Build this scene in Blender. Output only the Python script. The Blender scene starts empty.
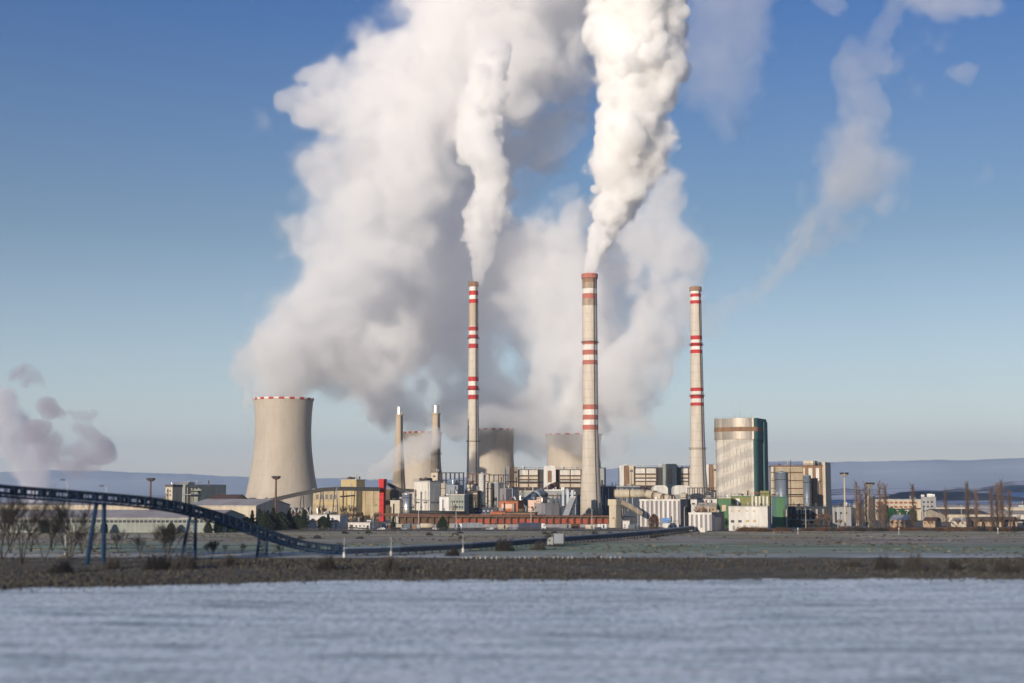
import bpy, math, random
import numpy as np
from math import radians as R
from mathutils import Vector

S = bpy.context.scene
COL = S.collection
# ------------------------------------------------------------------ camera, sky, sun, exposure
CAM_H = 20.7
PITCH = R(6.04)
F = 1024 * 50 / 36                      # focal length in pixels, used to turn measured angles into metres
cam = bpy.data.cameras.new('camera')
cam_o = bpy.data.objects.new('camera', cam)
COL.objects.link(cam_o)
cam_o.location = (0, 0, CAM_H)
cam_o.rotation_euler = (R(90) + PITCH, 0, 0)
cam.lens = 50
cam.sensor_width = 36
cam.clip_start = 1
cam.clip_end = 80000
cam.dof.use_dof = True
cam.dof.focus_distance = 1150
cam.dof.aperture_fstop = 0.052
S.camera = cam_o

world = bpy.data.worlds.new('World')
S.world = world
world.use_nodes = True
wt = world.node_tree
bg = wt.nodes['Background']
sky = wt.nodes.new('ShaderNodeTexSky')
sky.sky_type = 'NISHITA'
sky.sun_disc = False
EL, AZ = R(10), R(180 + 27)
sky.sun_elevation = EL
sky.sun_rotation = AZ
sky.air_density = 0.9
sky.dust_density = 0.25
sky.ozone_density = 2.2
hs = wt.nodes.new('ShaderNodeHueSaturation')
hs.inputs['Saturation'].default_value = 0.77
wt.links.new(sky.outputs[0], hs.inputs['Color'])
# a clear winter zenith: the sky deepens faster with height than the model's
wc = wt.nodes.new('ShaderNodeTexCoord')
ws = wt.nodes.new('ShaderNodeSeparateXYZ')
wt.links.new(wc.outputs['Generated'], ws.inputs[0])
wr = wt.nodes.new('ShaderNodeValToRGB')
el = wr.color_ramp.elements
el[0].position, el[0].color = 0.0, (1.10, .97, .93, 1)
el[1].position, el[1].color = 0.40, (.06, .29, .68, 1)
e_ = el.new(0.18)
e_.color = (.425, .495, .56, 1)
wt.links.new(ws.outputs[2], wr.inputs[0])
wm = wt.nodes.new('ShaderNodeMixRGB')
wm.blend_type = 'MULTIPLY'
wm.inputs[0].default_value = 1
wt.links.new(hs.outputs[0], wm.inputs[1])
wt.links.new(wr.outputs[0], wm.inputs[2])
wt.links.new(wm.outputs[0], bg.inputs[0])
bg.inputs[1].default_value = 0.12
sd = Vector((math.sin(AZ) * math.cos(EL), math.cos(AZ) * math.cos(EL), math.sin(EL)))
sun = bpy.data.lights.new('sun', 'SUN')
sun.energy = 4.2
sun.angle = R(0.53)
sun.color = (1.0, 0.87, 0.71)
sun_o = bpy.data.objects.new('sun', sun)
COL.objects.link(sun_o)
sun_o.rotation_euler = sd.to_track_quat('Z', 'Y').to_euler()

S.render.engine = 'CYCLES'
S.view_settings.view_transform = 'Standard'
S.view_settings.look = 'None'
S.view_settings.exposure = 0.5
S.view_settings.gamma = 1
S.cycles.use_denoising = True
S.cycles.volume_bounces = 20
S.cycles.max_bounces = 20
S.cycles.diffuse_bounces = 3
S.cycles.glossy_bounces = 2
S.cycles.transparent_max_bounces = 24
S.cycles.use_adaptive_sampling = True
S.cycles.adaptive_threshold = 0.02
S.cycles.sample_clamp_indirect = 6

rnd = random.Random(7)
CP, SP = math.cos(PITCH), math.sin(PITCH)


# ------------------------------------------------------------------ measuring helpers
def ray(px, py):
    u = (px - 512) / F
    v = -(py - 341.5) / F
    d = CP - v * SP
    return u / d, (SP + v * CP) / d      # x and z slope per metre of depth


def P(px, py, Y):
    a, b = ray(px, py)
    return np.array([a * Y, Y, CAM_H + b * Y])


def gx(px, Y):                            # world x of a ground point seen in column px at depth Y
    v = math.atan2(-CAM_H, Y) - PITCH
    return (px - 512) / F * (Y * CP - CAM_H * SP)


def gy(py):                               # depth of a ground point seen in row py
    a, b = ray(512, py)
    return -CAM_H / b


# ------------------------------------------------------------------ materials
def nn(t, kind, **k):
    n = t.nodes.new(kind)
    for a, b in k.items():
        setattr(n, a, b)
    return n


def mat(name, c1, c2=None, scale=0.2, stretch=(1, 1, 1), rough=0.8, metal=0.0, bump=0.0, seams=None, lo=.35, hi=.68, detail=6, spec=.3, grime=.62):
    """Principled colour varied between c1 and c2 by noise; seams=(pitch_x, pitch_z, dark) draws panel joints of the cladding."""
    m = bpy.data.materials.new(name)
    m.use_nodes = True
    t = m.node_tree
    b = t.nodes['Principled BSDF']
    b.inputs['Roughness'].default_value = rough
    b.inputs['Metallic'].default_value = metal
    b.inputs['Specular IOR Level'].default_value = spec
    if c2 is None:
        c2 = tuple(x * .78 for x in c1)
    tc = nn(t, 'ShaderNodeTexCoord')
    mp = nn(t, 'ShaderNodeMapping')
    mp.inputs['Scale'].default_value = stretch
    t.links.new(tc.outputs['Object'], mp.inputs[0])
    no = nn(t, 'ShaderNodeTexNoise')
    no.inputs['Scale'].default_value = scale
    no.inputs['Detail'].default_value = detail
    no.inputs['Roughness'].default_value = .62
    t.links.new(mp.outputs[0], no.inputs['Vector'])
    rp = nn(t, 'ShaderNodeValToRGB')
    rp.color_ramp.elements[0].position = lo
    rp.color_ramp.elements[1].position = hi
    rp.color_ramp.elements[0].color = (*c1, 1)
    rp.color_ramp.elements[1].color = (*c2, 1)
    t.links.new(no.outputs['Fac'], rp.inputs[0])
    out = rp.outputs[0]
    if seams:
        sx, sz, dark = seams
        sep = nn(t, 'ShaderNodeSeparateXYZ')
        t.links.new(tc.outputs['Object'], sep.inputs[0])
        ad = nn(t, 'ShaderNodeMath', operation='ADD')
        t.links.new(sep.outputs[0], ad.inputs[0])
        t.links.new(sep.outputs[1], ad.inputs[1])
        fac = None
        for src, pitch in ((ad.outputs[0], sx), (sep.outputs[2], sz)):
            if not pitch:
                continue
            pp = nn(t, 'ShaderNodeMath', operation='PINGPONG')
            pp.inputs[1].default_value = pitch / 2
            t.links.new(src, pp.inputs[0])
            ls = nn(t, 'ShaderNodeMath', operation='LESS_THAN')
            ls.inputs[1].default_value = max(.07, pitch * .04)
            t.links.new(pp.outputs[0], ls.inputs[0])
            if fac is None:
                fac = ls.outputs[0]
            else:
                mx = nn(t, 'ShaderNodeMath', operation='MAXIMUM')
                t.links.new(fac, mx.inputs[0])
                t.links.new(ls.outputs[0], mx.inputs[1])
                fac = mx.outputs[0]
        mi = nn(t, 'ShaderNodeMixRGB', blend_type='MULTIPLY')
        mi.inputs[2].default_value = (dark, dark, dark, 1)
        t.links.new(fac, mi.inputs[0])
        t.links.new(out, mi.inputs[1])
        out = mi.outputs[0]
    mp2 = nn(t, 'ShaderNodeMapping')
    mp2.inputs['Scale'].default_value = (.35, .35, .05)
    t.links.new(tc.outputs['Object'], mp2.inputs[0])
    n2 = nn(t, 'ShaderNodeTexNoise')
    n2.inputs['Scale'].default_value = 1
    n2.inputs['Detail'].default_value = 5
    n2.inputs['Roughness'].default_value = .7
    t.links.new(mp2.outputs[0], n2.inputs['Vector'])
    r2 = nn(t, 'ShaderNodeValToRGB')
    r2.color_ramp.elements[0].position = .3
    r2.color_ramp.elements[1].position = .62
    r2.color_ramp.elements[0].color = (.56, .52, .48, 1)
    r2.color_ramp.elements[1].color = (1, 1, 1, 1)
    t.links.new(n2.outputs['Fac'], r2.inputs[0])
    dm = nn(t, 'ShaderNodeMixRGB', blend_type='MULTIPLY')
    dm.inputs[0].default_value = grime
    t.links.new(out, dm.inputs[1])
    t.links.new(r2.outputs[0], dm.inputs[2])
    out = dm.outputs[0]
    t.links.new(out, b.inputs['Base Color'])
    if bump:
        bp = nn(t, 'ShaderNodeBump')
        bp.inputs['Strength'].default_value = bump
        bp.inputs['Distance'].default_value = .4
        t.links.new(no.outputs['Fac'], bp.inputs['Height'])
        t.links.new(bp.outputs[0], b.inputs['Normal'])
    return m


K = {}
K['concrete'] = mat('weathered_concrete', (.57, .52, .45), (.46, .41, .35), .06, (1, 1, .12), .9, seams=(0, 7, .84), grime=.5)
K['concrete_tower'] = mat('tower_concrete', (.46, .41, .345), (.38, .335, .28), .03, (1, 1, .15), .9, seams=(0, 6, .96), grime=.3)
K['concrete_old'] = mat('stained_concrete', (.46, .38, .29), (.30, .25, .19), .1, (1, 1, .08), .9, grime=.5)
K['red_paint'] = mat('red_warning_paint', (.50, .035, .03), (.38, .045, .04), .3, (1, 1, .2), .7)
K['red_faded'] = mat('faded_red_paint', (.46, .13, .10), (.38, .18, .14), .3, (1, 1, .2), .8)
K['white_paint'] = mat('white_warning_paint', (.74, .72, .69), (.60, .56, .51), .3, (1, 1, .2), .7)
K['soot'] = mat('brown_soot', (.22, .12, .075), (.32, .22, .15), .4, (1, 1, .15), .9)
K['sooty_concrete'] = mat('sooty_concrete', (.40, .33, .26), (.24, .17, .12), .3, (1, 1, .06), .9)
K['silver'] = mat('stainless_steel', (.75, .75, .74), (.6, .6, .6), .4, (1, 1, .2), .3, .8)
K['dark_steel'] = mat('dark_steel', (.026, .027, .031), (.04, .037, .036), .4, rough=.6)
K['rust_steel'] = mat('rusty_steel', (.17, .085, .05), (.10, .06, .045), .5, rough=.8)
K['blue_steel'] = mat('blue_steel', (.013, .040, .095), (.012, .032, .075), .3, rough=.85, spec=.08)
K['blue_dark'] = mat('dark_blue_steel', (.018, .035, .07), (.03, .045, .07), .5, rough=.6)
K['blue_belt'] = mat('grey_blue_cover', (.22, .28, .36), (.15, .2, .28), .3, rough=.5)
K['grey'] = mat('grey_cladding', (.30, .31, .32), (.24, .245, .25), .15, (1, 1, .3), .7, seams=(2, 0, .85))
K['grey_green'] = mat('grey_green_cladding', (.30, .33, .30), (.25, .27, .25), .12, (1, 1, .3), .8, seams=(3, 3.5, .85))
K['grey_violet'] = mat('grey_violet_cladding', (.27, .255, .28), (.21, .2, .225), .15, (1, 1, .3), .8, seams=(1.5, 0, .8))
K['grey_light'] = mat('light_grey_metal', (.48, .49, .50), (.38, .39, .40), .2, (1, 1, .2), .5, .3)
K['white'] = mat('white_cladding', (.64, .62, .57), (.52, .50, .45), .12, (1, 1, .25), .7, seams=(3, 4, .87))
K['white_plain'] = mat('white_render', (.64, .63, .60), (.54, .52, .49), .15, (1, 1, .3), .8)
K['cream'] = mat('cream_cladding', (.56, .50, .40), (.46, .40, .31), .12, (1, 1, .25), .7, seams=(2.5, 3, .87))
K['dirty_cream'] = mat('dirty_tan_cladding', (.44, .37, .27), (.30, .24, .165), .14, (1, 1, .2), .8, seams=(2.5, 3, .8))
K['beige'] = mat('beige_concrete', (.55, .49, .38), (.45, .39, .29), .2, (1, 1, .15), .85)
K['tan'] = mat('tan_brick', (.42, .31, .21), (.33, .24, .165), .3, rough=.9, seams=(2.2, 2.8, .8))
K['yellow'] = mat('yellow_cladding', (.50, .40, .21), (.42, .33, .17), .1, (1, 1, .3), .75, seams=(2, 0, .88))
K['yellow_pale'] = mat('pale_yellow_cladding', (.46, .38, .25), (.35, .28, .17), .1, (1, 1, .3), .8, seams=(4, 5, .78))
K['olive'] = mat('olive_cladding', (.24, .24, .09), (.19, .19, .07), .2, rough=.7, seams=(1.2, 0, .8))
K['green'] = mat('green_cladding', (.055, .165, .065), (.045, .13, .055), .2, (1, 1, .3), .6, seams=(1.5, 0, .82))
K['teal'] = mat('teal_cladding', (.04, .115, .115), (.03, .085, .09), .12, (1, 1, .2), .6, seams=(2.2, 0, .8))
K['steel_silo'] = mat('blue_grey_steel', (.22, .26, .30), (.17, .2, .24), .2, (1, 1, .15), .45, .3, seams=(0, 3, .85))
K['brown'] = mat('brown_cladding', (.26, .155, .09), (.2, .115, .065), .2, (1, 1, .2), .8, seams=(1.4, 0, .8))
K['brown_dark'] = mat('dark_brown_cladding', (.12, .09, .05), (.09, .065, .04), .2, rough=.8)
K['orange'] = mat('orange_brick', (.42, .15, .07), (.34, .12, .06), .3, rough=.85)
K['orange_red'] = mat('orange_red_panel', (.36, .085, .05), (.24, .065, .045), .2, (1, 1, .4), .8)
K['pink'] = mat('pale_pink_render', (.66, .46, .36), (.58, .40, .32), .2, rough=.85)
K['red'] = mat('bright_red_cladding', (.55, .022, .022), (.46, .02, .022), .2, (1, 1, .3), .6, seams=(0, 3, .9))
K['brown_roof'] = mat('brown_metal_roof', (.17, .085, .055), (.13, .07, .05), .3, rough=.8)
K['glass'] = mat('dark_window_glass', (.03, .035, .045), (.05, .055, .065), .5, rough=.15, spec=.6)
K['glass_warm'] = mat('amber_window_blind', (.48, .33, .16), (.40, .26, .12), .5, rough=.5)
K['glass_red'] = mat('red_window_panel', (.33, .095, .05), (.25, .08, .05), .5, rough=.6)
K['roof_dark'] = mat('bitumen_roof', (.09, .085, .08), (.13, .12, .115), .1, rough=.9)
K['roof_frost'] = mat('frosted_roof', (.58, .53, .50), (.42, .38, .36), .08, (1, .4, 1), .9)
K['bark'] = mat('brown_bark', (.085, .055, .04), (.06, .042, .032), 1, rough=.95)
K['twig_red'] = mat('reddish_twigs', (.18, .12, .09), (.13, .09, .065), 1, rough=.95)
K['twig_dark'] = mat('dark_twigs', (.05, .043, .036), (.035, .03, .026), 1, rough=.95)
K['needles'] = mat('dark_needles', (.022, .034, .02), (.035, .05, .028), .6, rough=.9)
K['hedge_green'] = mat('green_leaves', (.03, .11, .05), (.045, .14, .065), .6, rough=.8)
K['scrub'] = mat('winter_scrub', (.06, .052, .044), (.04, .036, .032), .5, rough=.95)
K['scrub_red'] = mat('reddish_scrub', (.14, .075, .045), (.09, .055, .035), .5, rough=.95)
K['scrub_olive'] = mat('dead_grass', (.105, .095, .068), (.065, .06, .048), .2, rough=.95)
K['straw'] = mat('pale_straw', (.27, .23, .16), (.18, .155, .11), .4, rough=.95)
K['rubber'] = mat('black_rubber', (.02, .02, .02), rough=.8)
K['car_white'] = mat('white_car_paint', (.72, .72, .72), (.66, .66, .67), .3, rough=.3, spec=.5)
K['car_grey'] = mat('grey_truck_tarp', (.20, .22, .25), (.16, .175, .2), .3, rough=.6)
K['car_blue'] = mat('navy_truck_tarp', (.035, .045, .085), (.03, .035, .065), .3, rough=.6)
K['car_silver'] = mat('silver_blue_paint', (.34, .39, .45), (.28, .32, .38), .3, rough=.35, spec=.5)
K['blue_bright'] = mat('blue_paint', (.05, .2, .5), (.04, .16, .42), .3, rough=.5)
K['asphalt'] = mat('asphalt', (.06, .06, .062), (.045, .045, .047), .3, rough=.9)


# ------------------------------------------------------------------ mesh helpers
class MB:
    def __init__(s):
        s.v, s.f, s.m = [], [], []

    def box(s, x0, x1, y0, y1, z0, z1, mi=0):
        o = len(s.v)
        s.v += [(x0, y0, z0), (x1, y0, z0), (x1, y1, z0), (x0, y1, z0), (x0, y0, z1), (x1, y0, z1), (x1, y1, z1), (x0, y1, z1)]
        for q in ((0, 3, 2, 1), (4, 5, 6, 7), (0, 1, 5, 4), (1, 2, 6, 5), (2, 3, 7, 6), (3, 0, 4, 7)):
            s.f.append([o + i for i in q])
            s.m.append(mi)
        return s

    def prism(s, poly, x0, x1, mi=0):
        """poly of (y, z) points, extruded along x"""
        o, n = len(s.v), len(poly)
        s.v += [(x0, y, z) for y, z in poly] + [(x1, y, z) for y, z in poly]
        s.f.append([o + i for i in range(n)][::-1])
        s.f.append([o + n + i for i in range(n)])
        for i in range(n):
            j = (i + 1) % n
            s.f.append([o + i, o + j, o + n + j, o + n + i])
        s.m += [mi] * (n + 2)
        return s

    def tube(s, p, q, r0, r1=None, n=6, mi=0, cap=True):
        r1 = r0 if r1 is None else r1
        p, q = Vector(p), Vector(q)
        d = q - p
        if d.length < 1e-6:
            return s
        d.normalize()
        a = d.orthogonal().normalized()
        b = d.cross(a)
        o = len(s.v)
        for c, r in ((p, r0), (q, r1)):
            for i in range(n):
                t = 2 * math.pi * i / n
                s.v.append(tuple(c + (a * math.cos(t) + b * math.sin(t)) * r))
        for i in range(n):
            j = (i + 1) % n
            s.f.append([o + i, o + j, o + n + j, o + n + i])
            s.m.append(mi)
        if cap:
            s.f.append([o + i for i in range(n)][::-1])
            s.f.append([o + n + i for i in range(n)])
            s.m += [mi, mi]
        return s

    def beam(s, p, q, w, h, mi=0):
        """square bar between two points; w across, h in height"""
        p, q = Vector(p), Vector(q)
        d = (q - p).normalized()
        up = Vector((0, 0, 1)) if abs(d.z) < .95 else Vector((0, 1, 0))
        a = d.cross(up).normalized()
        b = a.cross(d).normalized()
        o = len(s.v)
        for c in (p, q):
            for i, j in ((-1, -1), (1, -1), (1, 1), (-1, 1)):
                s.v.append(tuple(c + a * i * w / 2 + b * j * h / 2))
        for q4 in ((0, 3, 2, 1), (4, 5, 6, 7), (0, 1, 5, 4), (1, 2, 6, 5), (2, 3, 7, 6), (3, 0, 4, 7)):
            s.f.append([o + i for i in q4])
            s.m.append(mi)
        return s

    def lathe(s, prof, n=32, c=(0, 0), mis=None, cap=True, sx=1, sy=1):
        """prof: (z, r) from bottom to top; mis: a material index for each ring"""
        o = len(s.v)
        for z, r in prof:
            for i in range(n):
                t = 2 * math.pi * i / n
                s.v.append((c[0] + r * sx * math.cos(t), c[1] + r * sy * math.sin(t), z))
        for k in range(len(prof) - 1):
            for i in range(n):
                j = (i + 1) % n
                s.f.append([o + k * n + i, o + k * n + j, o + (k + 1) * n + j, o + (k + 1) * n + i])
                mi = mis[k] if mis else 0
                s.m.append(mi(i) if callable(mi) else mi)
        if cap:
            s.f.append([o + i for i in range(n)][::-1])
            s.f.append([o + (len(prof) - 1) * n + i for i in range(n)])
            s.m += [mis[0] if mis and not callable(mis[0]) else 0, mis[-1] if mis and not callable(mis[-1]) else 0]
        return s

    def build(s, name, mats, parent=None, smooth=False, loc=None):
        me = bpy.data.meshes.new(name)
        me.from_pydata(s.v, [], s.f)
        mats = mats if isinstance(mats, (list, tuple)) else [mats]
        for m in mats:
            me.materials.append(K[m] if isinstance(m, str) else m)
        me.polygons.foreach_set('material_index', s.m)
        if smooth:
            me.polygons.foreach_set('use_smooth', [len(p.vertices) <= 4 for p in me.polygons])
        me.update()
        o = bpy.data.objects.new(name, me)
        COL.objects.link(o)
        if parent is not None:
            o.parent = parent
        if loc is not None:
            o.location = loc
        return o


def tag(o, label=None, cat=None, group=None, kind=None):
    if label:
        o['label'] = label
    if cat:
        o['category'] = cat
    if group:
        o['group'] = group
    if kind:
        o['kind'] = kind
    return o


def thing(name, label, cat, loc=(0, 0, 0), rz=0.0, group=None):
    o = bpy.data.objects.new(name, None)
    o.empty_display_size = .5
    COL.objects.link(o)
    o.location = loc
    o.rotation_euler = (0, 0, rz)
    return tag(o, label, cat, group)


def part_box(name, m, parent, *d):
    return MB().box(*d).build(name, m, parent)


def dup(root, loc, rz=0.0, scale=1.0, label=None, group=None):
    r = root.copy()
    COL.objects.link(r)
    r.location = loc
    r.rotation_euler = (0, 0, rz)
    r.scale = (scale, scale, scale) if not isinstance(scale, tuple) else scale
    if label:
        r['label'] = label
    if group:
        r['group'] = group
    for ch in list(root.children):
        c = ch.copy()
        COL.objects.link(c)
        c.parent = r
        for g in ch.children:
            d = g.copy()
            COL.objects.link(d)
            d.parent = c
    return r


BLOCKS = []


class Block:
    """A rectangular building: nearest corner in column xe, front face running to column x0, side face to x1."""

    def __init__(s, name, label, cat, x0, xe, x1, ytop, Y, th=22, b=None, group=None, z0=0.0):
        s.Y, s.th = Y, R(th)
        c, sn = math.cos(s.th), math.sin(s.th)
        s.c, s.s = c, sn
        s.H = P(xe, ytop, Y)[2]
        s.X = P(xe, (ytop + 510) / 2, Y)[0]
        u0 = ray(x0, 490)[0]
        s.a = (s.X - u0 * Y) / (c + u0 * sn)
        if b is None:
            u1 = ray(x1, 490)[0]
            b = max(3, (u1 * Y - s.X) / max(.08, sn - u1 * c))
        s.b = b
        s.root = thing(name, label, cat, (s.X, Y, z0), -s.th, group)
        BLOCKS.append(s)

    def fx(s, px, py=500):
        u, w = ray(px, py)
        a = (s.X - u * s.Y) / (s.c + u * s.s)
        return -a, CAM_H + w * (s.Y + a * s.s)

    def sy(s, px, py=500):
        u, w = ray(px, py)
        b = (u * s.Y - s.X) / (s.s - u * s.c)
        return b, CAM_H + w * (s.Y + b * s.c)

    def body(s, m, name='wall', z0=0.0, z1=None):
        return part_box(name, m, s.root, -s.a, 0, 0, s.b, z0, s.H if z1 is None else z1)

    def roof(s, m='roof_dark', t=.7, over=.35):
        return part_box('roof', m, s.root, -s.a - over, over, -over, s.b + over, s.H + .003, s.H + t)

    def front(s, name, m, x0, x1, y0, y1, proud=.12, depth=.1):
        """a panel on the front face between columns x0..x1 and rows y0 (top)..y1"""
        xa, za = s.fx(x0, y0)
        xb, zb = s.fx(x1, y1)
        return part_box(name, m, s.root, xa, xb, -proud, depth, max(.02, zb), za)

    def side(s, name, m, x0, x1, y0, y1, proud=.12):
        ya, za = s.sy(x0, y0)
        yb, zb = s.sy(x1, y1)
        return part_box(name, m, s.root, -.1, proud, ya, yb, max(.02, zb), za)

    def windows(s, xs, ys, w, h, m='glass', frame=None):
        for y in ys:
            for x in xs:
                if frame:
                    f = s.front('window', frame, x - w / 2 - .25, x + w / 2 + .25, y - h / 2 - .25, y + h / 2 + .25, .1)
                    g = s.front('pane', m, x - w / 2, x + w / 2, y - h / 2, y + h / 2, .16)
                    g.parent = f
                else:
                    s.front('window', m, x - w / 2, x + w / 2, y - h / 2, y + h / 2, .1)


# ------------------------------------------------------------------ ground, fields, hills
def grid_sheet(name, x0, x1, y0, y1, nx, ny, zf, m, kind='structure'):
    xs = np.linspace(x0, x1, nx)
    ys = np.linspace(y0, y1, ny)
    v = [(x, y, zf(x, y)) for y in ys for x in xs]
    f = [[j * nx + i, j * nx + i + 1, (j + 1) * nx + i + 1, (j + 1) * nx + i] for j in range(ny - 1) for i in range(nx - 1)]
    b = MB()
    b.v, b.f, b.m = v, f, [0] * len(f)
    o = b.build(name, m, smooth=True)
    return tag(o, kind=kind)


def noise_node(t, vec, scale, detail=5, rough=.6):
    n = nn(t, 'ShaderNodeTexNoise')
    n.inputs['Scale'].default_value = scale
    n.inputs['Detail'].default_value = detail
    n.inputs['Roughness'].default_value = rough
    t.links.new(vec, n.inputs['Vector'])
    return n.outputs['Fac']


def mapped(t, sc):
    g = nn(t, 'ShaderNodeNewGeometry')
    mp = nn(t, 'ShaderNodeMapping')
    mp.inputs['Scale'].default_value = sc
    t.links.new(g.outputs['Position'], mp.inputs[0])
    return mp.outputs[0]


def ramp(t, fac, stops):
    r = nn(t, 'ShaderNodeValToRGB')
    e = r.color_ramp.elements
    while len(e) < len(stops):
        e.new(.5)
    for el, (p, c) in zip(e, stops):
        el.position = p
        el.color = (*c, 1)
    t.links.new(fac, r.inputs[0])
    return r.outputs[0]


def mixc(t, fac, a, b, mode='MIX'):
    m = nn(t, 'ShaderNodeMixRGB', blend_type=mode)
    for i, x in ((0, fac), (1, a), (2, b)):
        if isinstance(x, (int, float)):
            m.inputs[i].default_value = x
        elif isinstance(x, tuple):
            m.inputs[i].default_value = (*x, 1)
        else:
            t.links.new(x, m.inputs[i])
    return m.outputs[0]


def blank(name, rough=.95):
    m = bpy.data.materials.new(name)
    m.use_nodes = True
    t = m.node_tree
    b = t.nodes['Principled BSDF']
    b.inputs['Roughness'].default_value = rough
    b.inputs['Specular IOR Level'].default_value = .15
    return m, t, b


# meadow and open country: bands of dead grass, winter green and frost that follow the land's strips
gm, t, b = blank('winter_land')
pos = nn(t, 'ShaderNodeNewGeometry')
sep = nn(t, 'ShaderNodeSeparateXYZ')
t.links.new(pos.outputs['Position'], sep.inputs[0])
n1 = noise_node(t, mapped(t, (.006, .02, .02)), 1, 4)
w1 = nn(t, 'ShaderNodeMath', operation='MULTIPLY_ADD')
t.links.new(n1, w1.inputs[0])
w1.inputs[1].default_value = 110
t.links.new(sep.outputs[1], w1.inputs[2])
mr = nn(t, 'ShaderNodeMapRange')
mr.inputs['From Min'].default_value = 455
mr.inputs['From Max'].default_value = 955
t.links.new(w1.outputs[0], mr.inputs['Value'])
grassb, green, frost, olive, soil = (.35, .28, .20), (.27, .33, .20), (.62, .65, .64), (.41, .35, .20), (.30, .25, .19)
bands = ramp(t, mr.outputs[0], [(0, frost), (.10, frost), (.15, (.40, .40, .36)), (.22, green), (.33, green), (.39, grassb), (.50, grassb), (.56, olive), (.66, olive), (.74, soil), (1, (.16, .14, .11))])
fr = noise_node(t, mapped(t, (.02, .10, .05)), 1, 7, .7)
frm = ramp(t, fr, [(.47, (0, 0, 0)), (.66, (.66, .66, .66))])
c = mixc(t, frm, bands, (.58, .60, .61))
fine = noise_node(t, mapped(t, (.35, .35, .35)), 1, 6, .7)
c = mixc(t, .75, c, ramp(t, fine, [(.25, (.55, .55, .55)), (.75, (1.35, 1.35, 1.35))]), 'MULTIPLY')
pt = noise_node(t, mapped(t, (.014, .045, .03)), 1, 5, .65)
c = mixc(t, .8, c, ramp(t, pt, [(.38, (.62, .60, .55)), (.52, (1.05, 1.05, 1.02)), (.66, (1.3, 1.3, 1.3))]), 'MULTIPLY')
far = nn(t, 'ShaderNodeMapRange')
far.inputs['From Min'].default_value = 1500
far.inputs['From Max'].default_value = 2600
t.links.new(sep.outputs[1], far.inputs['Value'])
fn = noise_node(t, mapped(t, (.0005, .0016, .001)), 1, 3)
farc = ramp(t, fn, [(.40, (.10, .09, .085)), (.46, (.62, .62, .66)), (.56, (.66, .66, .70)), (.6, (.16, .14, .12))])
c = mixc(t, far.outputs[0], c, farc)
t.links.new(c, b.inputs['Base Color'])
grid_sheet('ground', -24000, 24000, -3000, 24000, 3, 3, lambda x, y: 0, gm)

# frosted winter crop in front
fm, t, b = blank('frosted_crop')
rows = noise_node(t, mapped(t, (.03, .13, .1)), 1, 7, .7)
clod = noise_node(t, mapped(t, (.75, .42, .4)), 1, 6, .72)
big = noise_node(t, mapped(t, (.006, .02, .01)), 1, 3)
c = ramp(t, rows, [(.36, (.42, .485, .49)), (.48, (.80, .89, .885)), (.60, (.94, .99, .97))])
c = mixc(t, .8, c, ramp(t, clod, [(.36, (.42, .42, .40)), (.47, (.95, .95, .95)), (.60, (1.3, 1.3, 1.3))]), 'MULTIPLY')
c = mixc(t, .6, c, ramp(t, big, [(.35, (.8, .8, .79)), (.65, (1.12, 1.12, 1.12))]), 'MULTIPLY')
t.links.new(c, b.inputs['Base Color'])
bp = nn(t, 'ShaderNodeBump')
bp.inputs['Strength'].default_value = .8
bp.inputs['Distance'].default_value = .6
t.links.new(clod, bp.inputs['Height'])
t.links.new(bp.outputs[0], b.inputs['Normal'])
rg = np.random.default_rng(3)
grid_sheet('field', -420, 420, 40, 345, 240, 260, lambda x, y: .05 + rg.random() * .16 + .05 * math.sin(y * 2.1), fm)

# scrubby bank between the field and the meadow
vm, t, b = blank('bank_turf')
c = ramp(t, noise_node(t, mapped(t, (.08, .2, .2)), 1, 7, .7), [(.32, (.06, .054, .044)), (.5, (.125, .112, .085)), (.66, (.26, .235, .18))])
t.links.new(c, b.inputs['Base Color'])


def bank_edge(x):
    return 338 + 1.6 * math.sin(x * .31 + 1.7 * math.sin(x * .11)) + 1.2 * math.sin(x * .83) + 2.5 * math.sin(x * .017) + 1.5 * math.sin(x * .06 + 2) - max(0, -40 - x) * .43


def bank_z(x, y):
    e = bank_edge(x)
    k = max(0.0, math.sin(math.pi * min(1, max(0, (y - e) / (446 - e)))))
    return -.25 + (.35 + k * (.55 + .2 * math.sin(x * .021) + .15 * math.sin(x * .07 + 1)) if y > e else 0) + (rg.random() * .2 if y > e else 0)


grid_sheet('bank', -330, 430, 205, 452, 240, 110, bank_z, vm)

# the hillside the photographer stands on, a low rise above the fields
hm, t, b = blank('hillside_turf')
c = ramp(t, noise_node(t, mapped(t, (.03, .03, .03)), 1, 7, .7), [(.3, (.07, .065, .04)), (.7, (.19, .17, .11))])
t.links.new(c, b.inputs['Base Color'])


def hill_z(x, y):
    prof = [(-900, 0), (-500, 17), (-300, 19), (-150, 19), (-60, 18.8), (0, 18.6), (60, 10), (130, -.5)]
    for (ya, za), (yb, zb) in zip(prof, prof[1:]):
        if ya <= y <= yb:
            k = (y - ya) / (yb - ya)
            k = k * k * (3 - 2 * k) if za > 100 else k
            z = za + (zb - za) * k
            break
    else:
        z = -.5
    if y < -100:
        z += min(1, (-100 - y) / 100) * (.8 * math.sin(x * .006) - .8)
    return z


grid_sheet('hillside', -2600, 1900, -900, 130, 120, 60, hill_z, hm)


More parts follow.
